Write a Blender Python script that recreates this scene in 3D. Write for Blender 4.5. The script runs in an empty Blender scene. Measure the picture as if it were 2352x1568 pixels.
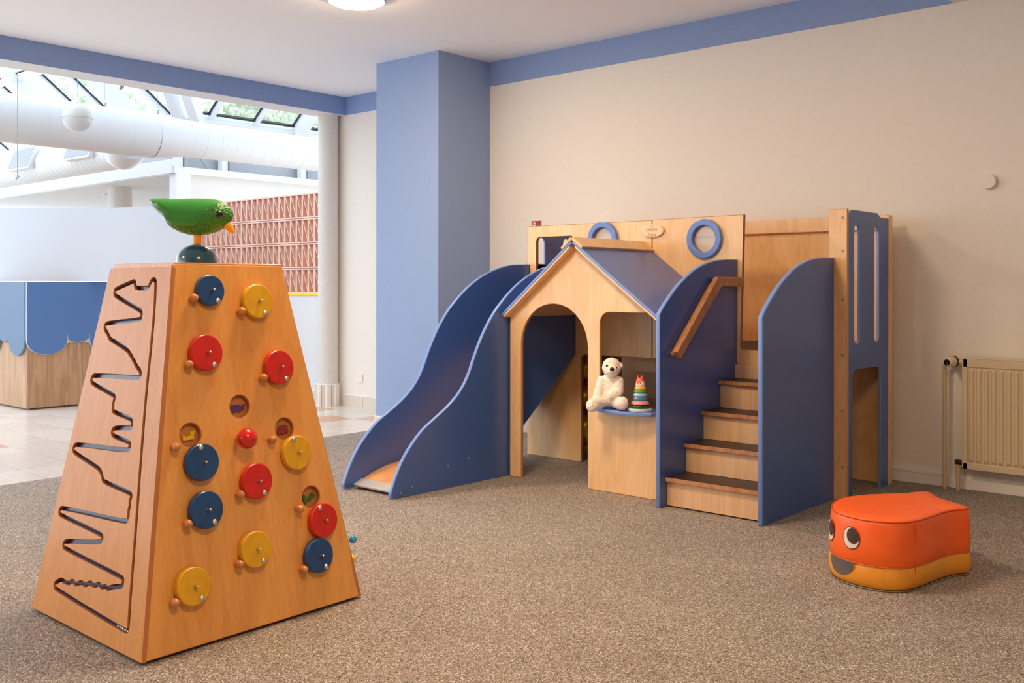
import bpy, bmesh, math, random
from mathutils import Matrix, Vector, noise
random.seed(7)
S = bpy.context.scene
PI = math.pi

# ------------------------------------------------------------------ camera, world, exposure
TH = 0.7244                                   # heading: forward = (-sin TH, cos TH)
cam = bpy.data.cameras.new('camera'); cam_o = bpy.data.objects.new('camera', cam)
S.collection.objects.link(cam_o); S.camera = cam_o
cam.sensor_width = 36.0; cam.lens = 2284.9 / 2352 * 36
cam.shift_y = -(784 - 657.11) / 2352
cam.clip_start = 0.05; cam.clip_end = 200
cam_o.matrix_world = (Matrix.Translation((0, 0, 1.15)) @ Matrix.Rotation(TH, 4, 'Z')
                      @ Matrix.Rotation(PI / 2, 4, 'X') @ Matrix.Rotation(0.0009, 4, 'Z'))

w = bpy.data.worlds.new('sky'); S.world = w; w.use_nodes = True
wn = w.node_tree.nodes; wl = w.node_tree.links
bg = wn['Background']
bg.inputs[0].default_value = (0.78, 0.89, 1.0, 1); bg.inputs[1].default_value = 2.85

S.view_settings.view_transform = 'Standard'; S.view_settings.look = 'None'
S.view_settings.exposure = 0.26; S.view_settings.gamma = 1.0; S.view_settings.use_curve_mapping = False
S.cycles.use_denoising = True
S.cycles.max_bounces = 10; S.cycles.diffuse_bounces = 6; S.cycles.transparent_max_bounces = 16
S.cycles.sample_clamp_indirect = 8.0
S.cycles.caustics_reflective = False; S.cycles.caustics_refractive = False
LAMP_WARM = (1.0, 0.74, 0.48); LAMP_W = 300.0

# ------------------------------------------------------------------ materials
def lin(c):
    return tuple(((v / 255) / 12.92 if v / 255 <= .04045 else ((v / 255 + .055) / 1.055) ** 2.4) for v in c) + (1,)
MATS = {}
def mat(name, rgb, rough=0.5, metal=0.0, spec=0.5, coat=0.0, emis=None, estr=0):
    if name in MATS: return MATS[name]
    m = bpy.data.materials.new(name); m.use_nodes = True
    b = m.node_tree.nodes['Principled BSDF']
    b.inputs['Base Color'].default_value = lin(rgb); b.inputs['Roughness'].default_value = rough
    b.inputs['Metallic'].default_value = metal; b.inputs['Specular IOR Level'].default_value = spec
    b.inputs['Coat Weight'].default_value = coat; b.inputs['Coat Roughness'].default_value = .15
    if emis:
        b.inputs['Emission Color'].default_value = emis + (1,); b.inputs['Emission Strength'].default_value = estr
    MATS[name] = m; return m
def nodes(m): return m.node_tree.nodes, m.node_tree.links, m.node_tree.nodes['Principled BSDF']
def objcoord(m, scale=(1, 1, 1), rot=(0, 0, 0)):
    n, l, b = nodes(m)
    tc = n.new('ShaderNodeTexCoord'); mp = n.new('ShaderNodeMapping')
    mp.inputs['Scale'].default_value = scale; mp.inputs['Rotation'].default_value = rot
    l.new(tc.outputs['Object'], mp.inputs['Vector']); return mp.outputs['Vector']
def bump(m, src, strength=.2, dist=.01):
    n, l, b = nodes(m)
    bp = n.new('ShaderNodeBump'); bp.inputs['Strength'].default_value = strength; bp.inputs['Distance'].default_value = dist
    l.new(src, bp.inputs['Height']); l.new(bp.outputs['Normal'], b.inputs['Normal'])
def ramp(m, fac, stops):
    n, l, b = nodes(m)
    r = n.new('ShaderNodeValToRGB'); e = r.color_ramp.elements
    while len(e) < len(stops): e.new(.5)
    for q, (p, c) in zip(e, stops): q.position = p; q.color = lin(c)
    l.new(fac, r.inputs['Fac']); return r.outputs['Color']
def noise_tex(m, vec, scale, detail=3, rough=.5, dist=0):
    n, l, b = nodes(m)
    t = n.new('ShaderNodeTexNoise'); t.inputs['Scale'].default_value = scale; t.inputs['Detail'].default_value = detail
    t.inputs['Roughness'].default_value = rough; t.inputs['Distortion'].default_value = dist
    l.new(vec, t.inputs['Vector']); return t.outputs['Fac']
def mix(m, fac, a, b_, mode='MIX'):
    n, l, b = nodes(m)
    x = n.new('ShaderNodeMix'); x.data_type = 'RGBA'; x.blend_type = mode
    for i, v in ((0, fac), (6, a), (7, b_)):
        if hasattr(v, 'is_linked') or hasattr(v, 'links'): l.new(v, x.inputs[i])
        else: x.inputs[i].default_value = v
    return x.outputs[2]
def wood(name, light, dark, stretch=(9, 9, .9), rough=.35, coat=.25, figure=.5, fine=(60, 60, 2.2)):
    if name in MATS: return MATS[name]
    m = mat(name, light, rough, coat=coat); n, l, b = nodes(m)
    v = objcoord(m, stretch)
    f = noise_tex(m, v, 1.6, 3, .55, 1.3)
    n2 = n.new('ShaderNodeMath'); n2.operation = 'MULTIPLY'; n2.inputs[1].default_value = 5.0
    l.new(f, n2.inputs[0])
    fr = n.new('ShaderNodeMath'); fr.operation = 'PINGPONG'; fr.inputs[1].default_value = 1.0; l.new(n2.outputs[0], fr.inputs[0])
    c = ramp(m, fr.outputs[0], [(0, dark), (.35, tuple(int(a * figure + b_ * (1 - figure)) for a, b_ in zip(dark, light))), (1, light)])
    f2 = noise_tex(m, objcoord(m, fine), 3.0, 2)
    c2 = ramp(m, f2, [(.3, (246, 242, 238)), (.65, (255, 255, 255))])
    l.new(mix(m, 1.0, c, c2, 'MULTIPLY'), b.inputs['Base Color'])
    return m

def noisy(name, c1, c2, scale, rough, bs=0, bd=.002, spec=.5, detail=2, lo=.35, hi=.65, coat=0):
    if name in MATS: return MATS[name]
    m = mat(name, c1, rough, spec=spec, coat=coat); n, l, b = nodes(m)
    f = noise_tex(m, objcoord(m), scale, detail)
    l.new(ramp(m, f, [(lo, c1), (hi, c2)]), b.inputs['Base Color'])
    if bs: bump(m, f, bs, bd)
    return m

BIRCH = wood('birch_plywood', (246, 205, 152), (238, 192, 136), (5, 5, 1.1), figure=.5)
BIRCH2 = wood('birch_plywood_figured', (240, 196, 142), (228, 180, 124), (3, 3, 1.2), figure=.4)
BEECH = wood('orange_beech', (234, 170, 90), (224, 154, 74), (6, 6, .7), rough=.32, coat=.4)
BEECH_F = wood('beech_veneer', (226, 154, 76), (220, 146, 68), (11, 11, .35), rough=.38, coat=.1, figure=.7)
MAPLE = wood('maple_laminate', (232, 194, 152), (222, 180, 138), (12, 12, .7), figure=.6)
OAK = wood('pale_oak', (198, 160, 124), (172, 132, 98), (10, 10, .8), rough=.5, coat=0, figure=.6)
RAILW = wood('red_brown_wood', (200, 146, 100), (172, 118, 76), (14, 14, 4), figure=.5)
KNOBW = wood('turned_wood', (208, 142, 88), (186, 120, 70), (40, 40, 8))
PLYEDGE = mat('plywood_edge', (150, 98, 62), .5)
BLUE = mat('blue_laminate', (60, 96, 166), .3, spec=.75)
BLUEE = mat('blue_edge_paint', (112, 146, 216), .35, spec=.5, coat=.2)
BLUEROOF = mat('blue_roof_laminate', (92, 112, 172), .28, spec=.6)
PILLAR = noisy('blue_wall_paint', (146, 168, 208), (143, 165, 206), 60, .75, .05, .001)
BAND = noisy('blue_band_paint', (136, 160, 204), (133, 157, 202), 60, .7, .05, .001)
WALL = noisy('off_white_wall_paint', (234, 228, 220), (232, 226, 217), 40, .8, .05, .0006)
CEIL = mat('ceiling_paint', (248, 250, 255), .9)
WHITE = mat('white_paint', (222, 223, 226), .6)
WHITEG = mat('white_gloss_paint', (236, 233, 228), .35)
CREAM = mat('cream_enamel', (214, 196, 164), .4)
STEEL = mat('polished_steel', (205, 200, 195), .22, metal=1)
BRUSHED = mat('brushed_metal', (214, 208, 204), .36, metal=1)
BLACK = mat('black_plastic', (18, 18, 18), .35)
DARK = mat('track_backing_film', (62, 62, 88), .22, spec=.7)
RED = noisy('red_stained_wood', (206, 30, 22), (196, 26, 18), 30, .38, coat=.2)
YEL = noisy('yellow_stained_wood', (224, 172, 22), (214, 160, 18), 30, .4, coat=.2)
NAVY = noisy('navy_stained_wood', (18, 72, 130), (16, 64, 120), 30, .4, coat=.2)
GREY = mat('grey_steel', (150, 152, 155), .5)

def carpet_mat():
    m = mat('speckled_carpet', (140, 125, 110), .72, spec=.35); n, l, b = nodes(m)
    v = objcoord(m)
    t = n.new('ShaderNodeTexVoronoi'); t.inputs['Scale'].default_value = 290; l.new(v, t.inputs['Vector'])
    sp = n.new('ShaderNodeSeparateColor'); l.new(t.outputs['Color'], sp.inputs[0])
    c = ramp(m, sp.outputs[0], [(0, (70, 62, 57)), (.25, (130, 119, 110)), (.6, (160, 149, 139)), (.86, (184, 174, 166)), (1, (238, 236, 234))])
    big = noise_tex(m, v, 2.2, 3)
    c = mix(m, 1.0, c, ramp(m, big, [(.3, (240, 238, 236)), (.7, (255, 255, 255))]), 'MULTIPLY')
    l.new(c, b.inputs['Base Color'])
    f = noise_tex(m, v, 300, 2); bump(m, f, .8, .005)
    r = ramp(m, sp.outputs[1], [(0, (255, 255, 255)), (.9, (200, 200, 200)), (.95, (90, 90, 90)), (1, (70, 70, 70))])
    l.new(r, b.inputs['Roughness'])
    return m
CARPET = carpet_mat()

def tile_mat():
    m = mat('floor_tiles', (226, 220, 212), .22, spec=.5); n, l, b = nodes(m)
    v = objcoord(m)
    mp = n.new('ShaderNodeMapping'); mp.inputs['Location'].default_value = (8.04 / .32, -3.274 / .327, 0)
    mp.inputs['Scale'].default_value = (1 / .32, 1 / .327, 1); l.new(v, mp.inputs['Vector'])
    se = n.new('ShaderNodeSeparateXYZ'); l.new(mp.outputs[0], se.inputs[0])
    def M(op, a, b2=None):
        q = n.new('ShaderNodeMath'); q.operation = op
        for i, x in enumerate((a, b2)):
            if x is None: continue
            if isinstance(x, (int, float)): q.inputs[i].default_value = x
            else: l.new(x, q.inputs[i])
        return q.outputs[0]
    gx = M('ABSOLUTE', M('SUBTRACT', M('FRACT', se.outputs[0]), .5)); gy = M('ABSOLUTE', M('SUBTRACT', M('FRACT', se.outputs[1]), .5))
    g = M('GREATER_THAN', M('MAXIMUM', gx, gy), .4935)
    cb = n.new('ShaderNodeCombineXYZ'); l.new(M('FLOOR', se.outputs[0]), cb.inputs[0]); l.new(M('FLOOR', se.outputs[1]), cb.inputs[1])
    wnz = n.new('ShaderNodeTexWhiteNoise'); l.new(cb.outputs[0], wnz.inputs['Vector'])
    c = ramp(m, wnz.outputs['Value'], [(0, (222, 214, 205)), (.4, (228, 222, 214)), (.86, (232, 226, 218)), (.87, (214, 172, 140)), (1, (206, 166, 138))])
    n_ = c.node; n_.color_ramp.interpolation = 'CONSTANT'
    st = noise_tex(m, objcoord(m, (2, 14, 1)), 3, 4)
    c = mix(m, .35, c, ramp(m, st, [(.3, (222, 214, 206)), (.7, (255, 250, 244))]), 'MULTIPLY')
    c = mix(m, g, c, lin((178, 172, 166)))
    l.new(c, b.inputs['Base Color'])
    return m
TILE = tile_mat()

def glass_mat(name, tint=(250, 252, 255), refl=.09):
    if name in MATS: return MATS[name]
    m = bpy.data.materials.new(name); m.use_nodes = True; n = m.node_tree.nodes; l = m.node_tree.links
    n.remove(n['Principled BSDF']); o = n['Material Output']
    t = n.new('ShaderNodeBsdfTransparent'); t.inputs[0].default_value = lin(tint)
    g = n.new('ShaderNodeBsdfGlossy'); g.inputs['Roughness'].default_value = .08
    x = n.new('ShaderNodeMixShader'); x.inputs[0].default_value = refl
    l.new(t.outputs[0], x.inputs[1]); l.new(g.outputs[0], x.inputs[2]); l.new(x.outputs[0], o.inputs[0])
    MATS[name] = m; return m
GLASS = glass_mat('clear_glass')
PLEXI = glass_mat('hazy_plexiglass', (240, 238, 234), .08)
_n, _l = PLEXI.node_tree.nodes, PLEXI.node_tree.links; _x = _n['Mix Shader']; _d = _n.new('ShaderNodeBsdfDiffuse'); _d.inputs[0].default_value = lin((232, 222, 210))
_y = _n.new('ShaderNodeMixShader'); _y.inputs[0].default_value = .42; _l.new(_x.outputs[0], _y.inputs[1]); _l.new(_d.outputs[0], _y.inputs[2]); _l.new(_y.outputs[0], _n['Material Output'].inputs[0])

# ------------------------------------------------------------------ object helpers
COL = S.collection
class G:
    """collects shapes in world coordinates into one mesh"""
    def __init__(s): s.bm = bmesh.new(); s.mi = 0
    def _tag(s, faces):
        for f in faces: f.material_index = s.mi
        return faces
    def m(s, i): s.mi = i; return s
    def poly(s, pts):
        vs = [s.bm.verts.new(p) for p in pts]; f = s.bm.faces.new(vs); f.material_index = s.mi; return f
    def box(s, x0, x1, y0, y1, z0, z1):
        v = [s.bm.verts.new((x, y, z)) for z in (z0, z1) for y in (y0, y1) for x in (x0, x1)]
        s._tag([s.bm.faces.new([v[i] for i in q]) for q in ((0, 2, 3, 1), (4, 5, 7, 6), (0, 1, 5, 4), (2, 6, 7, 3), (0, 4, 6, 2), (1, 3, 7, 5))])
        return s
    def hexa(s, b, t):
        v = [s.bm.verts.new(p) for p in list(b) + list(t)]; n = len(b)
        s._tag([s.bm.faces.new(v[:n][::-1]), s.bm.faces.new(v[n:])] + [s.bm.faces.new((v[i], v[(i + 1) % n], v[n + (i + 1) % n], v[n + i])) for i in range(n)])
        return s
    def prism(s, pts, axis, a, b):
        """pts in the two other axes (x:(y,z) y:(x,z) z:(x,y))"""
        f = {'x': lambda p, t: (t, p[0], p[1]), 'y': lambda p, t: (p[0], t, p[1]), 'z': lambda p, t: (p[0], p[1], t)}[axis]
        return s.hexa([f(p, a) for p in pts], [f(p, b) for p in pts])
    def rings(s, rings, closed=True, cap=True):
        vr = [[s.bm.verts.new(p) for p in r] for r in rings]; n = len(vr[0])
        for a, b in zip(vr, vr[1:]):
            for i in range(n if closed else n - 1):
                s._tag([s.bm.faces.new((a[i], a[(i + 1) % n], b[(i + 1) % n], b[i]))])
        if cap and closed:
            s._tag([s.bm.faces.new(vr[0][::-1]), s.bm.faces.new(vr[-1])])
        return s
    def cyl(s, p0, p1, r0, r1=None, n=20, cap=True):
        r1 = r0 if r1 is None else r1; p0 = Vector(p0); p1 = Vector(p1); d = (p1 - p0).normalized()
        u = d.orthogonal().normalized(); v = d.cross(u)
        return s.rings([[p + r * (u * math.cos(2 * PI * i / n) + v * math.sin(2 * PI * i / n)) for i in range(n)] for p, r in ((p0, r0), (p1, r1))], cap=cap)
    def lathe(s, prof, c, n=32, axis=(0, 0, 1), cap=True):
        d = Vector(axis).normalized(); u = d.orthogonal().normalized(); v = d.cross(u); c = Vector(c)
        return s.rings([[c + d * z + r * (u * math.cos(2 * PI * i / n) + v * math.sin(2 * PI * i / n)) for i in range(n)] for r, z in prof], cap=cap)
    def tube(s, path, r, n=10, cap=True):
        P = [Vector(p) for p in path]; rr = r if isinstance(r, (list, tuple)) else [r] * len(P); out = []; u = None
        for i, p in enumerate(P):
            d = (P[min(i + 1, len(P) - 1)] - P[max(i - 1, 0)]).normalized()
            u = d.orthogonal().normalized() if u is None else (u - d * u.dot(d)).normalized()
            v = d.cross(u)
            out.append([p + rr[i] * (u * math.cos(2 * PI * k / n) + v * math.sin(2 * PI * k / n)) for k in range(n)])
        return s.rings(out, cap=cap)
    def sphere(s, c, r, nu=20, nv=12, M=None):
        r = (r, r, r) if isinstance(r, (int, float)) else r; c = Vector(c)
        f = lambda q: c + (M @ Vector(q) if M else Vector(q))
        rg = [[f((r[0] * math.sin(PI * j / nv) * math.cos(2 * PI * i / nu), r[1] * math.sin(PI * j / nv) * math.sin(2 * PI * i / nu), r[2] * math.cos(PI * j / nv))) for i in range(nu)] for j in range(1, nv)]
        vr = [[s.bm.verts.new(p) for p in q] for q in rg]; t = s.bm.verts.new(f((0, 0, r[2]))); b = s.bm.verts.new(f((0, 0, -r[2])))
        for i in range(nu):
            s._tag([s.bm.faces.new((t, vr[0][i], vr[0][(i + 1) % nu])), s.bm.faces.new((b, vr[-1][(i + 1) % nu], vr[-1][i]))])
            for a, q in zip(vr, vr[1:]): s._tag([s.bm.faces.new((a[i], q[i], q[(i + 1) % nu], a[(i + 1) % nu]))])
        return s
    def add_mesh(s, me, M=None, mi=None):
        n0 = len(s.bm.verts); f0 = len(s.bm.faces)
        s.bm.from_mesh(me); s.bm.verts.ensure_lookup_table(); s.bm.faces.ensure_lookup_table()
        if M is not None:
            for v in list(s.bm.verts)[n0:]: v.co = M @ v.co
        if mi is not None:
            for f in list(s.bm.faces)[f0:]: f.material_index = mi
        return s
    def build(s, name, mats, parent=None, smooth=None, bevel=0, local=False):
        bmesh.ops.recalc_face_normals(s.bm, faces=s.bm.faces)
        off = Vector((0, 0, 0)) if local else origin(parent)
        if off.length: bmesh.ops.translate(s.bm, verts=s.bm.verts, vec=-off)
        me = bpy.data.meshes.new(name); s.bm.to_mesh(me); s.bm.free()
        return link(name, me, mats, parent, smooth, bevel)
def origin(p):
    v = Vector((0, 0, 0))
    while p is not None: v += p.location; p = p.parent
    return v
def link(name, me, mats, parent=None, smooth=None, bevel=0):
    if len(me.materials): me.materials.clear()
    for m in (mats if isinstance(mats, (list, tuple)) else [mats]): me.materials.append(m)
    o = bpy.data.objects.new(name, me); COL.objects.link(o)
    if parent is not None: o.parent = parent
    if smooth is not None:
        for p in me.polygons: p.use_smooth = True
        me.set_sharp_from_angle(angle=math.radians(smooth))
    if bevel:
        b = o.modifiers.new('bevel', 'BEVEL'); b.width = bevel; b.segments = 2; b.limit_method = 'ANGLE'; b.angle_limit = math.radians(40)
    return o
def thing(name, label, cat, loc=(0, 0, 0), group=None):
    o = bpy.data.objects.new(name, None); COL.objects.link(o); o.location = loc; o.empty_display_size = .05
    return tag(o, label, cat, group)
def tag(o, label, cat, group=None, kind=None):
    o['label'] = label; o['category'] = cat
    if group: o['group'] = group
    if kind: o['kind'] = kind
    return o
def struct(o): o['kind'] = 'structure'; return o
def lab(o, t): o['label'] = t; return o

def flat(splines, thick, bevel=0, holes=True):
    """2-D outlines (even-odd fill) -> solid plate mesh centred on z=0 in its own XY plane"""
    cu = bpy.data.curves.new('tmp', 'CURVE'); cu.dimensions = '2D'; cu.fill_mode = 'BOTH'
    cu.extrude = max(thick / 2 - bevel, 1e-5); cu.bevel_depth = bevel; cu.bevel_resolution = 2; cu.offset = -bevel
    for k, pts in enumerate(splines):
        ccw = sum(a[0] * b_[1] - b_[0] * a[1] for a, b_ in zip(pts, list(pts[1:]) + [pts[0]])) > 0
        if ccw != (k != 1 and not (k > 1 and holes)): pts = list(pts)[::-1]
        sp = cu.splines.new('POLY'); sp.points.add(len(pts) - 1); sp.use_cyclic_u = True
        for q, p in zip(sp.points, pts): q.co = (p[0], p[1], 0, 1)
    return curve_mesh(cu)
def curve_mesh(cu):
    o = bpy.data.objects.new('tmp', cu); COL.objects.link(o)
    dg = bpy.context.evaluated_depsgraph_get()
    me = bpy.data.meshes.new_from_object(o.evaluated_get(dg), depsgraph=dg)
    bpy.data.objects.remove(o); bpy.data.curves.remove(cu); return me
def text(body, size, thick=.001, align='CENTER'):
    cu = bpy.data.curves.new('tmp', 'FONT'); cu.body = body; cu.size = size; cu.extrude = thick; cu.align_x = align; cu.align_y = 'CENTER'
    return curve_mesh(cu)
AXM = {  # plate XY -> world plane; the plate's +z faces outward
    'Y-': Matrix(((1, 0, 0, 0), (0, 0, -1, 0), (0, 1, 0, 0), (0, 0, 0, 1))),      # (x,z) plate, facing -Y
    'X+': Matrix(((0, 0, 1, 0), (1, 0, 0, 0), (0, 1, 0, 0), (0, 0, 0, 1))),       # (y,z) plate, facing +X
    'Z+': Matrix.Identity(4)}
def plate(name, splines, plane, at, thick, mats, parent=None, bevel=.003, edge=None, smooth=30):
    """a board: outline splines in its plane, centred at 'at' along the normal; edge = second material on the narrow sides"""
    me = flat(splines, thick, bevel)
    M = AXM[plane].copy()
    if plane == 'Y-': M = Matrix.Translation((0, at, 0)) @ M
    elif plane == 'X+': M = Matrix.Translation((at, 0, 0)) @ M
    else: M = Matrix.Translation((0, 0, at)) @ M
    if edge is not None:
        for p in me.polygons: p.material_index = 0 if abs(p.normal.z) > .97 else 1
        mats = [mats, edge]
    me.transform(Matrix.Translation(-origin(parent)) @ M)
    return link(name, me, mats, parent, smooth)
def rrect(x0, x1, z0, z1, r, n=6, corners=(1, 1, 1, 1)):
    """corners: bl, br, tr, tl rounded?"""
    out = []
    for k, (cx, cz, a) in enumerate(((x0 + r, z0 + r, PI), (x1 - r, z0 + r, 1.5 * PI), (x1 - r, z1 - r, 0), (x0 + r, z1 - r, .5 * PI))):
        if corners[k]: out += [(cx + r * math.cos(a + PI / 2 * i / n), cz + r * math.sin(a + PI / 2 * i / n)) for i in range(n + 1)]
        else: out.append(((x0, z0), (x1, z0), (x1, z1), (x0, z1))[k])
    return out
def circle(cx, cy, r, n=40, ry=None):
    ry = r if ry is None else ry
    return [(cx + r * math.cos(2 * PI * i / n), cy + ry * math.sin(2 * PI * i / n)) for i in range(n)]
def catmull(P, n=6, closed=False):
    P = [Vector(p) for p in P]; out = []; L = len(P)
    for i in range(L if closed else L - 1):
        g = lambda k: P[k % L] if closed else P[max(0, min(L - 1, k))]
        a, b, c, d = g(i - 1), g(i), g(i + 1), g(i + 2)
        for j in range(n):
            t = j / n
            out.append(.5 * ((2 * b) + (c - a) * t + (2 * a - 5 * b + 4 * c - d) * t * t + (3 * b - a - 3 * c + d) * t ** 3))
    if not closed: out.append(P[-1])
    return out
def chaikin(P, it=2, closed=True):
    P = [Vector(p) for p in P]
    for _ in range(it):
        Q = []
        for i in range(len(P) if closed else len(P) - 1):
            a, b = P[i], P[(i + 1) % len(P)]; Q += [a * .75 + b * .25, a * .25 + b * .75]
        P = Q
    return P

# ------------------------------------------------------------------ room shell
CZ = 2.967; YW = 5.943; YL = 6.1175; XB = -7.557; ZB = 2.7945; XR = 2.6; YF = -4.2
EDGE = lambda y: -5.915 - .035 * (y + .2)
carpet_pts = [(EDGE(YF), YF), (XR, YF), (XR, YW), (-5.5, YW), (-5.5, 5.36), (-6.1, 5.36), (EDGE(5.36), 5.36)]
g = G(); g.prism(carpet_pts, 'z', -.05, 0); struct(g.build('floor_carpet', CARPET))
g = G(); g.box(-19, -5.5, -7, 13, -.12, -.0515); struct(g.build('floor_slab', TILE))
tile_pts = [(-19, -7), (EDGE(-7), -7), (EDGE(YF), YF), (EDGE(5.36), 5.36), (-6.1, 5.36), (-5.5, 5.36), (-5.5, 6.4), (-5.5, 13), (-19, 13)]
g = G(); g.prism(tile_pts, 'z', -.05, -.002); struct(g.build('floor', TILE))
g = G(); g.box(XB - .27, XR + .1, YF - .1, 6.3, CZ, CZ + .15); struct(g.build('ceiling', CEIL))
g = G(); g.box(-5.6, XR + .1, YW, YW + .15, 0, CZ); struct(g.build('wall_right', WALL))
g = G(); g.box(XR, XR + .12, YF, YW, 0, CZ); struct(g.build('wall_front', WALL))
g = G(); g.box(-6.0, -5.8, YF - .12, YF, 0, CZ); g.box(-3.8, XR, YF - .12, YF, 0, CZ); g.box(-5.8, -3.8, YF - .12, YF, 0, .2); g.box(-5.8, -3.8, YF - .12, YF, 2.7, CZ)
struct(g.build('wall_back', WALL))
t = struct(thing('fill_window', 'tall unseen window added in the back wall for more daylight', 'window', (-4, YF, 1.4)))  # unseen opening, added to bring daylight onto the ceiling and facing surfaces
for x in (-5.78, -4.8, -3.82):
    g = G(); g.box(x - .03, x + .03, YF - .09, YF - .03, .2, 2.7); g.build('mullion', WHITE, t)
g = G(); g.box(-5.8, -3.8, YF - .065, YF - .055, .2, 2.7); g.build('pane', GLASS, t)
g = G(); g.box(-7.72, -5.6, YL, YL + .15, -.002, CZ); struct(g.build('wall_left', WALL))
g = G(); g.box(-6.2269, -5.5017, 5.3605, 6.2, 0, CZ); struct(g.build('wall_pillar', PILLAR))
g = G(); g.box(XB - .27, XB, -7, YL, ZB + .004, CZ + .02); struct(g.build('wall_beam', CEIL))
g = G(); g.box(XB - .27, XB + .001, -7, YL, ZB, ZB + .003); struct(g.build('trim_1', WHITE))       # white soffit under the beam
g = G(); g.box(XB, XB + .004, -7, YL, ZB, CZ); struct(g.build('trim_2', BAND))                       # blue bands
g = G(); g.box(XB, -6.2269, YL - .004, YL, ZB, CZ); struct(g.build('trim_3', BAND))
g = G(); g.prism([(-5.5017, 2.7728), (-1.885, 2.7728), (-1.885, CZ), (-5.5017, CZ)], 'y', YW - .004, YW); struct(g.build('trim_4', BAND))
g = G(); g.box(-1.885, XR, YW - .16, YW, 2.776, CZ); struct(g.build('trim_5', WALL))                 # boxed soffit at the far right
g = G(); g.box(XB - .27, XB - .1, -7, 13, CZ, 7.2); struct(g.build('wall_atrium', WHITE))
# skirtings
TILEB = noisy('skirting_tile', (222, 212, 200), (216, 205, 192), 9, .3)
GROUT = mat('white_grout', (238, 238, 238), .7)
def tiled_skirting(name, x0, x1, y, h=.105, step=.3, axis='x', d=.014):
    g = G(); t = x0
    while t < x1 - .01:
        e = min(t + step, x1)
        if axis == 'x': g.m(0).box(t + .002, e - .002, y - d, y, -.002, h)
        else: g.m(0).box(y, y + d, t + .002, e - .002, -.002, h)
        t = e
    if axis == 'x': g.m(1).box(x0, x1, y - d + .002, y, h, h + .008)
    else: g.m(1).box(y, y + d - .002, x0, x1, h, h + .008)
    return struct(g.build(name, [TILEB, GROUT]))
tiled_skirting('baseboard_left', -7.58, -6.23, YL)
tiled_skirting('baseboard_pillar', -6.24, -5.49, 5.3605, .085)
g = G(); g.box(-6.2409, -6.2269, 5.347, 6.11, 0, .085); struct(g.build('baseboard_pillar_side', TILEB))
g = G(); g.box(-5.5, -1.935, YW - .016, YW, 0, .062); g.box(-5.5, -1.935, YW - .02, YW, .062, .085)
struct(g.build('baseboard_right', WHITEG, bevel=.003))
g = G(); g.box(-1.905, XR, YW - .012, YW, 0, .062); struct(g.build('baseboard_right.001', WHITEG, bevel=.003))

# round column at the corner
t = thing('round_column', 'slim round wallpapered column with tiled foot at the end of the ceiling beam', 'column', (-7.70, 6.02, 0))
WP = mat('woven_wallpaper', (214, 210, 204), .85); n, l, b = nodes(WP)
fz = noise_tex(WP, objcoord(WP, (90, 90, 14)), 3, 2); fx = noise_tex(WP, objcoord(WP, (14, 14, 90)), 3, 2)
l.new(mix(WP, .5, ramp(WP, fz, [(.35, (204, 199, 192)), (.65, (224, 220, 214))]), ramp(WP, fx, [(.35, (208, 203, 197)), (.65, (224, 220, 214))])), b.inputs['Base Color'])
g = G(); g.cyl((-7.70, 6.02, .2), (-7.70, 6.02, ZB), .096, n=40); g.build('shaft', WP, t, smooth=40)
g = G()
for k in range(8):
    a0, a1 = 2 * PI * (k - .5) / 8, 2 * PI * (k + .5) / 8; e = .02
    p = lambda a, r: (-7.70 + r * math.cos(a), 6.02 + r * math.sin(a))
    g.m(0).prism([p(a0 + e, .122), p(a1 - e, .122), p(a1, .09), p(a0, .09)], 'z', -.002, .205)
g.m(1).lathe([(.1, -.002), (.118, -.002), (.118, .212), (.1, .212)], (-7.70, 6.02, 0), n=8, cap=False)
g.build('tiled_base', [TILEB, GROUT], t)

# ------------------------------------------------------------------ atrium beyond the beam
HW = 1.058
g = G(); g.box(-12.2, -7.70, YL, YL + .12, -.002, HW); struct(g.build('wall_half', WHITE))
tiled_skirting('baseboard_half', -10.5, -7.82, YL)
g = G(); g.box(-12.0, -7.70, YL - .015, YL + .14, HW, HW + .022)
struct(g.build('trim_6', mat('yellow_sill', (250, 214, 60), .5)))
TERRA = noisy('terracotta', (240, 206, 192), (234, 196, 180), 12, .8)
TERRAD = noisy('terracotta_inside', (246, 208, 190), (240, 198, 178), 8, .85)
g = G(); x1, pw, ph = -7.74, .0985, .2515
for r in range(4):
    for k in range(32):
        xa = x1 - (k + 1) * pw; xb = xa + pw - .003; za = HW + .022 + r * ph; zb = za + ph - .005; wl = .0095
        for mi, y0, y1, e in ((0, YL - .006, YL + .004, 0), (1, YL + .004, YL + .09, .0025)):
            g.m(mi)
            g.box(xa + e, xa + wl - e, y0, y1, za, zb); g.box(xb - wl + e, xb - e, y0, y1, za, zb)
            g.box(xa + wl - e, xb - wl + e, y0, y1, za, za + .013 - e); g.box(xa + wl - e, xb - wl + e, y0, y1, zb - .013 + e, zb)
            g.prism([(xa + wl, zb - .013), (xa + wl, zb - .036 + e * 2), (xb - wl, za + .013), (xb - wl, za + .036 - e * 2)], 'y', y0, y1)
g.m(1).box(x1 - 32 * pw, x1, YL + .09, YL + .115, HW + .022, HW + .022 + 4 * ph)
o = g.build('breeze_block_screen', [TERRA, TERRAD])
tag(o, 'pink terracotta screen of hollow blocks with diagonal bars on the white half wall', 'screen wall')

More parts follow.
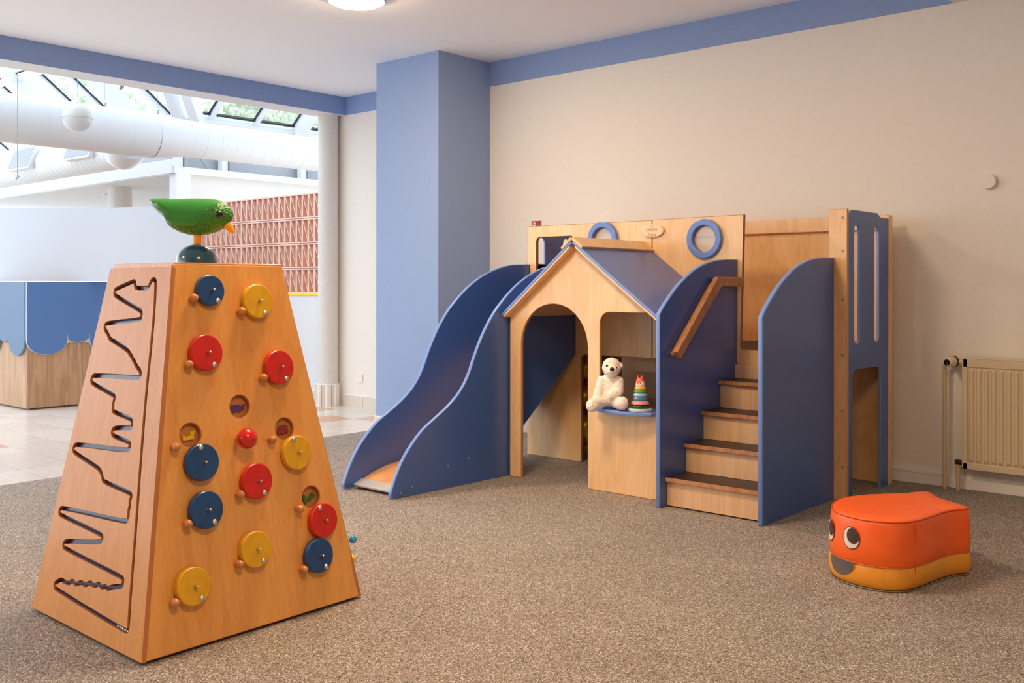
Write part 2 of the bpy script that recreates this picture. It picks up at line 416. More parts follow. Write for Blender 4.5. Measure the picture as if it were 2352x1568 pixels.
# reception desk
t = thing('reception_desk', 'reception desk with pale oak base and blue scalloped fascia on the tiled floor', 'desk', (-9.446, 3.914, 0))
g = G(); g.box(-12.5, -9.446, 3.914, 5.7, .015, 1.19); g.box(-12.4, -9.5, 3.96, 5.6, -.002, .015)
g.build('base', OAK, t)
def scallop(us, zt):
    """bottom edge through alternating lobes (u0,u1,depth)"""
    out = [(us[0][0], zt)]
    for u0, u1, zc, zl in us:
        for i in range(13):
            a = PI * i / 12; out.append(((u0 + u1) / 2 - (u1 - u0) / 2 * math.cos(a), zc - (zc - zl) * math.sin(a) ** .8))
    out.append((us[-1][1], zt)); return out
SKY1 = mat('sky_blue_board', (84, 124, 184), .5); SKY2 = mat('pale_blue_board', (100, 122, 150), .55)
plate('scalloped_board', [scallop([(3.90, 4.28, .66, .505), (4.28, 4.49, .665, .61), (4.49, 4.9, .66, .48), (4.9, 5.2, .66, .6), (5.2, 5.68, .66, .5)], 1.19)], 'X+', -9.434, .022, SKY1, t, edge=mat('board_edge', (200, 206, 214), .6))
plate('scalloped_board', [scallop([(-11.6, -11.1, .64, .5), (-11.1, -10.9, .64, .6), (-10.9, -10.4, .66, .5), (-10.4, -10.0, .66, .5), (-10.0, -9.80, .66, .62), (-9.80, -9.446, .66, .5)], 1.19)], 'Y-', 3.90, .024, SKY2, t, edge=mat('board_edge_teal', (110, 140, 168), .6))
for y, sg in ((4.285, 1), (4.485, -1)):
    g = G(); g.prism([(y, .672), (y + .035 * sg, .615), (y - .012 * sg, .60), (y - .014 * sg, .625)], 'x', -9.4455, -9.443)
    lab(g.build('paper_scrap', mat('cream_paper', (232, 220, 206), .8), t), 'cream scrap showing between two scallops')
g = G(); P = catmull([(-13.5, 3.75), (-11.2, 3.62), (-10.45, 3.72), (-10.063, 3.915), (-9.70, 4.2), (-9.339, 4.555), (-8.961, 4.889), (-8.63, 5.185)], 8)
Q = [(p[0] - .09 * .66, p[1] + .09 * .75) for p in P]
g.rings([[(p[0], p[1], 1.196), (p[0], p[1], 1.9 + .035 * max(0, min(1, (p[0] + 9.3) / .6))), (q[0], q[1], 1.9 + .035 * max(0, min(1, (p[0] + 9.3) / .6))), (q[0], q[1], 1.196)] for p, q in zip(P, Q)])
o = g.build('curved_canopy', mat('white_canopy', (206, 212, 220), .55), None, smooth=40)
tag(o, 'long curved white canopy panel over the blue reception desk', 'canopy')

# gallery roof behind: outer corner at (-11.31, 6.42)
KX, KY, KZ = -11.31, 6.42, 2.55
g = G(); g.box(-19, KX, KY, KY + .1, KZ, KZ + .17); struct(g.build('wall_gallery', WHITE))
g = G(); g.box(KX - .1, KX + .03, KY + .03, 13, KZ, KZ + .085); struct(g.build('wall_gallery_side', WHITE))
g = G(); g.box(-19, KX - .02, KY + .02, 13, KZ + .005, KZ + .06); struct(g.build('ceiling_gallery', mat('grey_soffit', (202, 199, 197), .9)))
g = G(); g.box(KX - .13, KX + .04, KY + .05, KY + .24, 0, KZ); struct(g.build('wall_post', WHITE))
g = G(); g.box(KX - .1, KX - .02, KY + .24, 13, 0, KZ); struct(g.build('wall_papered', WP))
g = G(); g.box(-19, -10, 12.9, 13, 0, .9); struct(g.build('wall_far', mat('far_wall', (205, 203, 200), .9)))
g = G(); g.box(-19.1, -19, -7, 13, 0, .9); struct(g.build('wall_end', WHITE))
t = struct(thing('window_1', 'glazed end facade of the atrium', 'window', (-13, -7, 0)))
for k in range(8):
    g = G(); g.box(-19 + 1.62 * k - .04, -19 + 1.62 * k + .04, -7.1, -7, 0, 6.8); g.build('mullion', WHITE, t)
for z in (0, 2.4, 4.6, 6.8):
    g = G(); g.box(-19, XB - .1, -7.09, -7.01, z, z + .08); g.build('transom', WHITE, t)
g = G(); g.box(-19, XB - .1, -7.055, -7.045, 0.05, 6.85); g.build('pane', GLASS, t)
g = G(); g.box(KX - .75, KX - .68, KY + .4, 13, KZ + .06, 3.25); g.box(-19, KX - .7, KY + .65, KY + .7, KZ + .06, 3.25)
struct(g.build('wall_recess', mat('grey_recess', (166, 168, 172), .85)))
g = G(); g.cyl((-13.65, 6.95, 0), (-13.65, 6.95, KZ + .01), .165, n=40)
o = g.build('gallery_column', WP, smooth=40); tag(o, 'round column holding the gallery ceiling behind the white canopy', 'column')
g = G(); path = [(-13.53, 6.82, KZ - .02), (-13.51, 6.79, 2.4), (-13.525, 6.80, 2.2), (-13.51, 6.79, 2.0)]
g.tube(catmull(path, 6), .006, 6); o = g.build('white_cord', WHITE, smooth=60); tag(o, 'thin white cord hanging down the gallery column', 'cord')
DL = [(-14.75, 7.3, 'small round downlight at the far left of the gallery ceiling'), (-14.3, 8.4, 'small round downlight just left of the gallery column'), (-13.2, 8.35, 'small round downlight half hidden right of the gallery column'), (-12.25, 7.75, 'small round downlight nearest the white corner post')]
for i, (x, y, L) in enumerate(DL):
    t = thing('downlight', L, 'downlight', (x, y, KZ + .005), 'downlights in the gallery ceiling')
    g = G(); g.lathe([(.045, 0), (.065, 0), (.065, -.008), (.045, -.012)], (x, y, KZ + .005), 20, cap=False); g.build('rim', BRUSHED, t, smooth=40)
    g = G(); g.lathe([(.001, -.003), (.046, -.003)], (x, y, KZ + .005), 20); g.build('lens', mat('lamp_lens', (120, 118, 114), .3), t)
# steel fixings in the recess
for i, (y, h, L) in enumerate([(6.78, .5, 'slotted steel bracket nearest the white corner post'), (7.45, .45, 'steel bracket in the middle of the roof recess'), (8.75, .5, 'steel bracket at the right end of the roof recess')]):
    t = thing('steel_bracket', L + ' under the big duct', 'bracket', (KX - .55, y, KZ + .06), 'steel brackets in the roof recess')
    g = G(); g.box(KX - .6, KX - .5, y, y + .09, KZ + .06, KZ + .06 + h); g.build('upright', WHITE, t)
    g = G(); g.box(KX - .62, KX - .47, y + .1, y + .16, KZ + .06, KZ + .06 + h); g.build('flange', GREY, t)
for y0, y1, L in ((6.98, 7.3, 'thin steel brace slanting down left of the middle bracket'), (8.1, 7.75, 'thin steel brace slanting down right of the middle bracket')):
    g = G(); g.cyl((KX - .5, y0, 3.0), (KX - .5, y1, KZ + .08), .012, n=8); o = g.build('steel_brace', GREY); tag(o, L, 'brace', 'braces in the roof recess')

# ducts
DUCT = mat('white_duct', (208, 208, 208), .45)
def duct_rings(P, r, step=.19):
    g = G(); a = Vector(P[0]); b = Vector(P[1]); L = (b - a).length; d = (b - a) / L; n = 40; prof = []
    k = round(L / step); step = L / k
    for i in range(k):
        s0 = i * step
        for ds, rr in ((0, r), (step - .014, r), (step - .011, r + .0025), (step - .003, r + .0025)): prof.append((rr(s0 + ds) if callable(rr) else rr, s0 + ds))
    g.lathe(prof, a, 48, d); return g
t = thing('air_duct', 'large white round air duct with a lower branch running under the glass roof', 'air duct', (-10.2, 5.4, 2.8))
duct_rings([(-10.2, -4.0, 2.80), (-10.2, 5.55, 2.80)], .243, .30).build('pipe', DUCT, t, smooth=35)
g = G(); g.cyl((-10.2, 5.55, 2.80), (-10.2, 5.95, 2.812), .243, .208, 48, cap=False); g.build('reducer', DUCT, t, smooth=35)
duct_rings([(-10.2, 5.95, 2.812), (-10.2, 12.5, 2.812)], .206, .19).build('pipe', DUCT, t, smooth=35)
P = [(-10.2, 5.32, 2.70), (-10.42, 5.36, 2.64), (-10.72, 5.5, 2.66), (-11.0, 5.68, 2.71), (-11.3, 5.75, 2.74)]
g = G(); g.tube(catmull(P, 6), .2, 32); g.build('branch_elbow', DUCT, t, smooth=40)
for y, L in ((5.02, 0), (5.62, 0)):
    g = G(); g.cyl((-10.2, y, 3.03), (-10.2, y + .02, 3.09), .012, n=8); g.build('hanger_lug', GREY, t)
br = duct_rings([(-18.9, 5.75, 2.74), (-11.2, 5.75, 2.74)], .2, .12).build('branch_pipe', DUCT, t, smooth=35)
for x in (-11.85, -13.5):
    g = G(); c = Vector((x, 5.75, 2.74)); d = Vector((0.1, -.8, .35)).normalized()
    M = Matrix.Translation(c) @ Matrix.Rotation(-.35, 4, 'X')
    f = lambda q: M @ Vector(q)
    g.hexa([f((-.3, -.15, -.13)), f((.3, -.15, -.13)), f((.3, -.15, .13)), f((-.3, -.15, .13))], [f((-.34, -.245, -.16)), f((.34, -.245, -.16)), f((.34, -.245, .16)), f((-.34, -.245, .16))])
    gr = g.build('grille', WHITE, t)
    g = G()
    for k in range(22):
        xx = -.3 + .6 * k / 21; g.hexa([f((xx - .008, -.244, -.135)), f((xx + .008, -.244, -.135)), f((xx + .008, -.244, .135)), f((xx - .008, -.244, .135))], [f((xx - .004, -.258, -.135)), f((xx + .004, -.258, -.135)), f((xx + .004, -.258, .135)), f((xx - .004, -.258, .135))])
    g.build('louvres', mat('grille_grey', (186, 188, 192), .5), gr)
for (x, y, z0, z1, L) in ((-10.2, 5.02, 3.08, 6.2, 'thin steel hanger wire dropping to the large duct left of its seam'), (-10.2, 5.62, 3.08, 6.2, 'thin steel hanger wire with hook at the reducer of the large duct')):
    g = G(); g.cyl((x, y, z0), (x, y, z1), .004, n=6); o = g.build('hanger_wire', GREY); tag(o, L, 'wire', 'hanger wires above the ducts')
g = G(); g.cyl((-9.7, 3.93, 2.17), (-9.7, 3.93, 6.2), .0035, n=6); g.cyl((-9.73, 3.93, 2.16), (-9.67, 3.93, 2.18), .008, n=8)
o = g.build('hanger_wire', GREY); tag(o, 'long bare steel wire with clip hanging over the white canopy', 'wire', 'hanger wires above the ducts')

# globe pendant
t = thing('globe_pendant', 'white globe pendant lamp hanging in front of the large duct', 'pendant lamp', (-9.008, 4.18, 2.688))
c = (-9.008, 4.18, 2.688)
g = G(); g.lathe([(.131 * math.sin(a), .131 * math.cos(a)) for a in [PI * .02 + (PI * .47) * i / 12 for i in range(13)]], c, 40); g.build('upper_shell', mat('opal_white_matte', (206, 203, 194), .5), t, smooth=60)
g = G(); g.lathe([(.1335, .004), (.1335, -.006)], c, 40, cap=False); g.build('seam_ring', mat('seam', (206, 203, 196), .5), t, smooth=60)
g = G(); g.lathe([(.131 * math.sin(a), .131 * math.cos(a)) for a in [PI * .505 + (PI * .47) * i / 12 for i in range(13)]], c, 40); g.build('lower_shell', mat('opal_white', (200, 200, 198), .3), t, smooth=60)
g = G(); g.cyl((c[0], c[1], c[2] + .128), (c[0], c[1], c[2] + .14), .008, n=10); g.cyl((c[0], c[1], c[2] + .138), (c[0], c[1], 6.0), .0025, n=6); g.build('cable', GREY, t)

# glass roof: left slope rises towards -Y from y=KY+.2, right slope rises towards +X from x=KX
ZS, SL = 3.25, .8
Y1 = KY + .25; X1 = KX + .05
ALU = mat('white_roof_profile', (216, 220, 226), .45); GASK = mat('black_gasket', (30, 32, 36), .5)
def lpt(x, s, dz=0): return Vector((x, Y1 - s, ZS + SL * s + dz))
def rpt(y, s, dz=0): return Vector((X1 + s, y, ZS + SL * s + dz))
nl = Vector((0, -SL, -1)).normalized(); nr_ = Vector((SL, 0, -1)).normalized()   # inward normals
SM = 3.6
def bar(g, a, b, wid, dep, nin):
    d = (b - a).normalized(); sd = d.cross(nin).normalized() * wid / 2; n_ = nin * dep
    g.hexa([a - sd, a + sd, a + sd + n_, a - sd + n_], [b - sd, b + sd, b + sd + n_, b - sd + n_])
t = thing('glass_roof', 'sloping glass roof with white rafters over the atrium', 'skylight', (X1, Y1, ZS))
xs = [X1 - .35 - .62 * k for k in range(13)]
for i, x in enumerate(xs):
    g = G(); bar(g, lpt(x, .02), lpt(x, SM), .14 if i % 3 == 1 else .055, .16 if i % 3 == 1 else .06, nl); g.build('rafter', ALU, t)
    if i % 3 != 1:
        g = G(); bar(g, lpt(x + .036, .1, -.002), lpt(x + .036, SM, -.002), .016, .02, nl); g.build('gasket', GASK, t)
for s0 in (0, .95, 1.9, 2.85):
    g = G(); bar(g, lpt(X1 - 8.2, s0), lpt(X1 + s0, s0), .07, .07, nl); g.build('crossbar', ALU, t)
    if s0:
        g = G(); bar(g, lpt(X1 - 8.2, s0 + .05, -.002), lpt(X1 + s0 - .2, s0 + .05, -.002), .02, .02, nl); g.build('gasket', GASK, t)
ys = [Y1 + .22 + .66 * k for k in range(9)]
for i, y in enumerate(ys):
    g = G(); bar(g, rpt(y, .02), rpt(y, 3.3), .15 if i % 3 == 2 else .06, .16 if i % 3 == 2 else .06, nr_); g.build('rafter', ALU, t)
    g = G(); bar(g, rpt(y - (.09 if i % 3 == 2 else .042), .1, -.002), rpt(y - (.09 if i % 3 == 2 else .042), 3.3, -.002), .018, .02, nr_); g.build('gasket', GASK, t)
g = G(); bar(g, rpt(Y1, .0), rpt(Y1 + 6.2, .0), .14, .1, nr_); g.build('sill', ALU, t)
g = G(); bar(g, rpt(Y1 + .1, .1, -.002), rpt(Y1 + 6.2, .1, -.002), .03, .03, nr_); g.build('gasket', GASK, t)
g = G(); a = Vector((X1, Y1, ZS)); b = a + Vector((1, -1, SL)) * 3.4
for d in (Vector((.07, .07, 0)), Vector((-.07, -.07, 0))): bar(g, a + d, b + d, .11, .2, Vector((.5 * SL, -.5 * SL, -1)).normalized())
g.build('valley_rafter', ALU, t)
g = G(); g.poly([lpt(X1 - 8.2, 0, .01), lpt(X1, 0, .01), lpt(X1 + SM, SM, .01), lpt(X1 - 8.2, SM, .01)]); g.build('glazing', GLASS, t)
g = G(); g.poly([rpt(Y1, 0, .01), rpt(Y1 + 6.5, 0, .01), rpt(Y1 + 6.5, 3.4, .01), rpt(Y1 - 3.4, 3.4, .01)]); g.build('glazing', GLASS, t)
g = G(); g.box(-11.17, -11.12, 6.40, 6.46, 3.27, 3.37); g.build('roof_motor', BLACK, t)
# trees beyond the glass roof
LEAF = noisy('tree_leaves', (128, 144, 104), (188, 198, 164), 3, .6)
nodes(LEAF)[2].inputs['Transmission Weight'].default_value = .4
BARK = mat('tree_bark', (96, 82, 68), .8)
def tree(x, y, z, r, n, L):
    t = thing('tree', L, 'tree', (x, y, z - r))
    g = G(); g.tube([(x, y, z - r - 2), (x + .1, y, z - .4 * r), (x, y + .1, z + .3 * r)], [.16, .1, .04], 8); g.build('trunk', BARK, t)
    g = G()
    for k in range(n):
        v = Vector((random.gauss(0, 1), random.gauss(0, 1), random.gauss(0, 1))).normalized() * r * random.uniform(.3, 1) ** .6
        c = Vector((x, y, z)) + v; a = Vector((random.gauss(0, 1), random.gauss(0, 1), random.gauss(0, 1))).normalized(); q = a.orthogonal().normalized(); s = random.uniform(.08, .2)
        g.poly([c + a * s, c + q * s * .5, c - a * s, c - q * s * .5])
    g.build('crown', LEAF, t)
tree(-24.5, 18.2, 6.6, 3.0, 3200, 'leafy tree seen through the right panes of the glass roof')
tree(-29.5, 15.0, 7.4, 2.2, 800, 'leafy tree seen through the left panes of the glass roof')

# ------------------------------------------------------------------ ceiling lamp and added fill lamps
def ceiling_lamp(x, y, L, k=1.0, r=.185, col=LAMP_WARM):
    t = thing('ceiling_lamp', L, 'ceiling lamp', (x, y, CZ))
    g = G(); g.lathe([(r, 0), (r, -.03), (r - .01, -.036)], (x, y, CZ), 48, cap=False); g.build('rim', WHITE, t, smooth=40)
    g = G(); g.lathe([(r - .013, -.034), (r * .8, -.05), (.001, -.056)], (x, y, CZ), 48, cap=False)
    m = mat('lamp_diffuser_%d_%d' % (int(k * 100), int(r * 100)), (255, 250, 240), .4, emis=col, estr=LAMP_W * k * (.185 / r) ** 2)
    g.build('diffuser', m, t, smooth=40)
ceiling_lamp(-4.86, 4.02, 'glowing round flush ceiling lamp at the top edge of the photo', .36)
ceiling_lamp(-3.0, 2.6, 'large round fill lamp added on the ceiling above the carpet, out of view', .64, .36)  # unseen lamp added to brighten the playhouse front, wide for soft shadows
ceiling_lamp(-.4, .9, 'large round warm fill lamp added on the ceiling at the right, out of view', .58, .36, (1.0, .66, .36))  # added out of view to lift the right-facing sides of pyramid and stairs
ceiling_lamp(-4.8, -1.2, 'large round fill lamp added on the ceiling behind the camera, out of view', .45, .36)  # extra unseen fill from behind the camera

# ------------------------------------------------------------------ play structure (slide, playhouse, stairs, deck)
UF, UB = 5.18, 5.795          # front / rear plane of the deck tower
pu = thing('play_structure', 'birch and blue indoor play structure with slide, playhouse and stairs along the beige wall', 'play structure', (-3.4, 5.0, 0))
ST = 1.565
# front panel boards
ent = rrect(-4.365, -4.035, .70, 1.482, .035, corners=(0, 0, 1, 1))
front_l = [(-4.445, 0), (-3.975, 0), (-3.975, .685), (-3.955, .705), (-3.429, .705), (-3.429, ST - .006), (-4.445, ST - .006)]
ring1 = (-3.797, 1.448); ring2 = (-3.052, 1.432); RR = .078
p = plate('front_panel', [front_l, ent, circle(*ring1, RR)], 'Y-', UF + .011, .022, BIRCH, pu, edge=PLYEDGE)
plate('porthole_ring', [circle(*ring1, .117), circle(*ring1, RR)], 'Y-', UF - .012, .026, mat('blue_ring_paint', (96, 128, 198), .3, coat=.3), p, bevel=.006, smooth=50)
g = G(); g.cyl((ring1[0], UF + .006, ring1[1]), (ring1[0], UF + .010, ring1[1]), RR, n=40); g.build('porthole_pane', PLEXI, p)
front_r = [(-3.426, .705), (-2.84, .705), (-2.84, .62), (-2.285, .62), (-2.285, .786)]
front_r += [(-2.78, .786)] + [(-2.78 + .02 * (math.cos(a) - 0) - .02, .806 + .02 * math.sin(a)) for a in [-PI / 2 - i * PI / 8 for i in range(1, 5)]] + [(-2.80, ST), (-3.426, ST - .004)]
p2 = plate('front_panel', [front_r, circle(*ring2, RR)], 'Y-', UF + .011, .022, BIRCH, pu, edge=PLYEDGE)
plate('porthole_ring', [circle(*ring2, .117), circle(*ring2, RR)], 'Y-', UF - .012, .026, mat('blue_ring_paint', (96, 128, 198), .3), p2, bevel=.006, smooth=50)
g = G(); g.cyl((ring2[0], UF + .006, ring2[1]), (ring2[0], UF + .010, ring2[1]), RR, n=40); g.build('porthole_pane', PLEXI, p2)
pq = lab(plate('name_plaque', [circle(-3.419, 1.4915, .083, 48, .041)], 'Y-', UF - .009, .016, mat('pale_birch', (240, 210, 170), .45), pu, bevel=.003, smooth=50), 'small oval wooden plaque with engraved name')
ENGR = mat('engraving', (196, 152, 106), .7)
g = G(); g.add_mesh(text('Zona', .032, .0008), Matrix.Translation((-3.419, UF - .0174, 1.468)) @ AXM['Y-'], 0)
g.add_mesh(text('casdo', .036, .0008), Matrix.Translation((-3.421, UF - .0174, 1.502)) @ AXM['Y-'], 0)
g.prism([(-3.43, 1.517), (-3.418, 1.527), (-3.406, 1.517), (-3.409, 1.517), (-3.418, 1.524), (-3.427, 1.517)], 'y', UF - .0178, UF - .016)
g.build('lettering', ENGR, pq)
for x in (-3.482, -3.356): g = G(); g.cyl((x, UF - .0185, 1.491), (x, UF - .016, 1.491), .0035, n=10); g.build('screw', BRUSHED, pq)
# deck, rear board with top rail, lower rear boards
g = G(); g.box(-4.42, -2.21, UF + .022, UB, .70, .722); lab(g.build('deck', MAPLE, pu, bevel=.002), 'platform floor')
plate('rear_panel', [[(-4.44, .80), (-2.75, .80), (-2.75, .723), (-2.20, .723), (-2.20, 1.53), (-4.44, 1.53)]], 'Y-', UB + .008, .016, BIRCH2, pu, edge=PLYEDGE)
plate('top_rail', [[(-4.44, 1.482), (-2.20, 1.482), (-2.20, 1.568), (-4.44, 1.568)]], 'Y-', UB - .014, .028, BIRCH, pu, bevel=.006, edge=BIRCH)
plate('rear_lower_panel', [[(-4.44, 0), (-4.10, 0), (-4.10, .70), (-4.44, .70)]], 'Y-', UB + .008, .016, BIRCH2, pu, edge=PLYEDGE)
plate('rear_lower_panel', [[(-2.80, 0), (-2.225, 0), (-2.225, .70), (-2.80, .70)]], 'Y-', UB + .012, .016, BIRCH2, pu, edge=PLYEDGE)
# end panels with slots
def end_panel(x, openlow):
    top = [(UF + .02, 0)] + [(UB + .01, 0)] if not openlow else []
    o = [(UF + .022, 0), (5.249, 0)] + [(5.249, .63), (5.256, .665), (5.272, .69), (5.30, .698)] + [(5.60, .698), (5.63, .69), (5.645, .67), (5.65, .64)] + [(5.65, 0), (UB - .03, 0)] if openlow else [(UF + .022, 0), (UB - .03, 0)]
    o += [(UB - .03, 1.545), (5.66, 1.545), (5.635, 1.548), (5.62, 1.558), (5.60, 1.566), (5.25, 1.566), (5.235, 1.558), (5.222, 1.546), (UF + .022, 1.546)]
    sl = [rrect(a - .036, a + .036, .838, 1.488, .0358, 8) for a in (5.314, 5.588)]
    return plate('end_panel', [o] + sl, 'X+', x, .015, BLUE, pu, bevel=.003, edge=BLUEE)
end_panel(-2.195, True); end_panel(-4.432, False)
def post(x0, x1, y, d, nm='corner_post'):
    o = plate(nm, [[(x0, 0), (x1, 0), (x1, ST + .002), (x0, ST + .002)]], 'Y-', y, d, BIRCH2, pu, bevel=.003, edge=mat('birch_edge', (206, 150, 92), .5))
    return o
pf = post(-2.291, -2.187, UF + .011, .022)
for z in (.18, .48, .78, 1.08, 1.34, 1.52):
    g = G(); g.lathe([(.0075, 0), (.0065, -.003), (.003, -.0035), (.0025, -.001), (.0005, -.001)], (-2.212, UF + .0005, z), 14, (0, 1, 0)); g.build('bolt', GREY, pf, smooth=40)
g = G(); g.box(-2.187 - .022, -2.184, UB - .03, UB + .024, 0, ST); g.build('rear_corner_post', BIRCH2, pu, bevel=.003)
g = G(); g.box(-4.44, -4.42, UB - .03, UB + .02, 0, ST); g.build('rear_corner_post', BIRCH2, pu, bevel=.003)

# slide
topc = [(5.215, 1.300), (5.109, 1.299), (4.977, 1.292), (4.85, 1.266), (4.725, 1.224), (4.606, 1.164), (4.50, 1.090), (4.40, 1.002), (4.327, .915), (4.27, .83), (4.222, .742), (4.183, .66), (4.143, .595), (4.091, .535), (4.03, .486), (3.96, .442), (3.89, .403), (3.815, .36), (3.755, .312), (3.69, .248), (3.64, .18), (3.60, .11), (3.57, .042)]
topc = [tuple(p) for p in catmull(topc, 3)]
foot = [(3.567, .022), (3.577, .008), (3.60, .004), (3.66, .006), (3.70, .001), (3.72, 0)]
sideR = topc + foot + [(4.534, 0), (4.534, .187), (5.17, .69), (UF, .702)]
sideR[0] = (UF, 1.300)
sideL = topc + foot + [(4.6, 0), (UF, .42)]; sideL[0] = (UF, 1.3)
bedc = catmull([(UF + .01, .722), (5.0, .718), (4.85, .68), (4.68, .585), (4.5, .44), (4.35, .31), (4.2, .205), (4.08, .14), (3.98, .112), (3.88, .098), (3.77, .070), (3.665, .030)], 5)
bedp = [tuple(p) for p in bedc] + [(p[0], p[1] - .014) for p in reversed(bedc)]
g = G(); g.prism(bedp, 'x', -4.42, -4.047); bed = lab(g.build('slide_bed', wood('slide_plywood', (236, 178, 120), (216, 154, 96), (5, 3, 5)), pu, smooth=30), 'curved plywood sliding surface')
plate('side_panel', [sideL], 'X+', -4.431, .022, BLUE, bed, bevel=.005, edge=BLUEE, smooth=50)
sr = plate('side_panel', [sideR], 'X+', -4.036, .022, BLUE, bed, bevel=.005, edge=BLUEE, smooth=50)
for y, z in ((3.64, .028), (3.72, .05), (4.0, .125), (4.17, .15)): g = G(); g.cyl((-4.0255, y, z), (-4.0235, y, z), .006, n=12); g.build('screw', mat('screw_grey', (150, 140, 130), .4), sr)
g = G(); g.prism([(3.655, .012), (3.64, .016), (3.636, .026), (3.65, .032), (3.70, .051), (3.70, .047), (3.66, .028)], 'x', -4.42, -4.047)
lab(g.build('edge_strip', mat('satin_steel_strip', (206, 202, 198), .4, metal=.35), bed), 'steel strip along the lower end of the slide')

# playhouse front
AX, AZ = -3.49, 1.392; XL_, XR_ = -4.013, -2.866
SLL, SLR = (AZ - .972) / (AX - XL_), .733
sl_ = lambda x: SLL if x < AX else SLR
door = [(-3.922, -.01), (-3.423, -.01)] 
arch = [(-3.6725 + .2495 * math.cos(a), .797 + .2495 * math.sin(a)) for a in [PI * i / 24 for i in range(25)]]
win = rrect(-3.336, -2.954, .475, 1.005, .065, 8, (0, 0, 1, 1))
zr = AZ - SLR * (XR_ - AX)
gab = [(XL_, 0), (-3.922, 0)] + arch[::-1] + [(-3.423, 0), (XR_, 0), (XR_, zr), (AX, AZ), (XL_, .972)]
hf = plate('playhouse_front', [gab, win], 'Y-', 4.527, .022, BIRCH, pu, bevel=.004, edge=mat('birch_cut_edge', (196, 142, 92), .5))
sh = [(-3.336, 4.62), (-3.336, 4.515)] + [(-3.345 + .395 * i / 20, 4.515 - .115 * math.sin(PI * (.06 + .80 * i / 20)) ** .7) for i in range(21)] + [(-2.95, 4.45), (-2.95, 4.62)]
SHELFZ = .477
me = plate('counter_shelf', [sh], 'Z+', SHELFZ - .011, .022, mat('blue_shelf_paint', (84, 116, 196), .3, coat=.3), hf, bevel=.005, edge=BLUEE)
# roof boards along the slope
def roofboard(nm, x0, x1, y0, y1, th, m, edge, dz):
    up = lambda x: AZ - sl_(x) * abs(x - AX) + dz
    n_ = Vector((SLR if x1 > AX + 1e-6 else -SLL, 0, 1)).normalized() * th
    b = [Vector((x0, y0, up(x0))), Vector((x1, y0, up(x1))), Vector((x1, y1, up(x1))), Vector((x0, y1, up(x0)))]
    g = G(); g.hexa(b, [q + n_ for q in b])
    o = g.build(nm, [m, edge], pu, bevel=.003)
    for p in o.data.polygons: p.material_index = 0 if abs(p.normal.y) < .5 and p.normal.z > .3 else 1
    return o
roofboard('roof_panel', XL_ - .022, AX, 4.455, UF, .016, BLUEROOF, BLUEE, .004)
roofboard('roof_panel', AX, XR_ + .0, 4.455, UF, .016, BLUEROOF, BLUEE, .004)
g = G()
for x0, x1 in ((XL_ + .0, AX - .02), (AX + .02, XR_)):
    up = lambda x: AZ - sl_(x) * abs(x - AX)
    g.hexa([Vector((x0, 4.457, up(x0) - .009)), Vector((x1, 4.457, up(x1) - .009)), Vector((x1, UF, up(x1) - .009)), Vector((x0, UF, up(x0) - .009))], [Vector((x0, 4.457, up(x0) + .003)), Vector((x1, 4.457, up(x1) + .003)), Vector((x1, UF, up(x1) + .003)), Vector((x0, UF, up(x0) + .003))])
lab(g.build('roof_lining', BIRCH, pu), 'wooden underside of the roof')
g = G()
for sg in (-1, 1):
    sl = SLR if sg > 0 else SLL; n_ = Vector((sg * sl, 0, 1)).normalized(); a = Vector((AX, 4.45, AZ + .022)); d = Vector((sg, 0, -sl)).normalized() * .088
    b = [a, a + d, a + d + Vector((0, UF - 4.45, 0)), a + Vector((0, UF - 4.45, 0))]
    g.hexa(b, [q + n_ * .016 + (Vector((0, 0, .004)) if i in (0, 3) else Vector((0, 0, 0))) for i, q in enumerate(b)])
lab(g.build('ridge_cap', BIRCH2, pu, bevel=.003), 'wooden ridge cap')

# stairs
SX0, SX1 = -2.838, -2.282
stc = [(4.362, 1.006), (4.40, 1.044), (4.45, 1.086), (4.52, 1.14), (4.60, 1.188), (4.70, 1.237), (4.80, 1.27), (4.90, 1.291), (5.0, 1.302), (5.1, 1.306), (UF, 1.307)]
stc = [tuple(p) for p in catmull(stc, 3)]
prof = [(UF, 0), (4.366, 0), (4.361, .006), (4.361, 1.002)] + stc
for x in (-2.851, -2.27):
    o = plate('stair_side_panel', [prof], 'X+', x, .024, BLUE, pu, bevel=.005, edge=BLUEE, smooth=50)
    if x > -2.5:
        hs = [(4.52, .07), (4.52, .15), (4.58, .165), (4.64, .18)] + [(4.44 + .184 * k + .09 * j, .145 + .156 * k + .008 * j) for k in range(4) for j in range(3)] + [(4.9, 1.14), (5.06, 1.14), (4.8, .95)]
        for y, z in hs: g = G(); g.cyl((-2.2585, y, z), (-2.2572, y, z), .0035, n=8); g.build('screw_plug', mat('screw_plug', (120, 112, 98), .5), o)
TREAD = mat('dark_step_film', (52, 36, 28), .45)
for k in range(1, 5):
    zt = .1553 * k + .002; yf = 4.41 + .1835 * (k - 1)
    g = G(); g.box(SX0, SX1, yf, yf + .2, zt - .022, zt - .0012); g.m(1).box(SX0, SX1, yf + .002, yf + .2, zt - .0012, zt)
    s = lab(g.build('step', [RAILW, TREAD], pu, bevel=.0015), 'dark stair tread')
    g = G(); g.box(SX0, SX1, yf + .022, yf + .04, .008 if k == 1 else zt - .1553 + .001, zt - .022); g.build('riser', MAPLE, s)
g = G(); g.box(SX0, SX1, 4.41 + .1835 * 4 + .005, 4.41 + .1835 * 4 + .02, .623, .70); g.build('top_riser', MAPLE, pu)
g = G()
hr = [(4.447, .809), (4.485, .775), (4.905, 1.150), (5.165, 1.150), (5.165, 1.203), (4.868, 1.203)]
g.prism(hr, 'x', -2.815, -2.785); g.prism([(4.455, .795), (4.47, .782), (4.5, .80), (4.87, 1.14), (4.86, 1.17)], 'x', -2.838, -2.815)
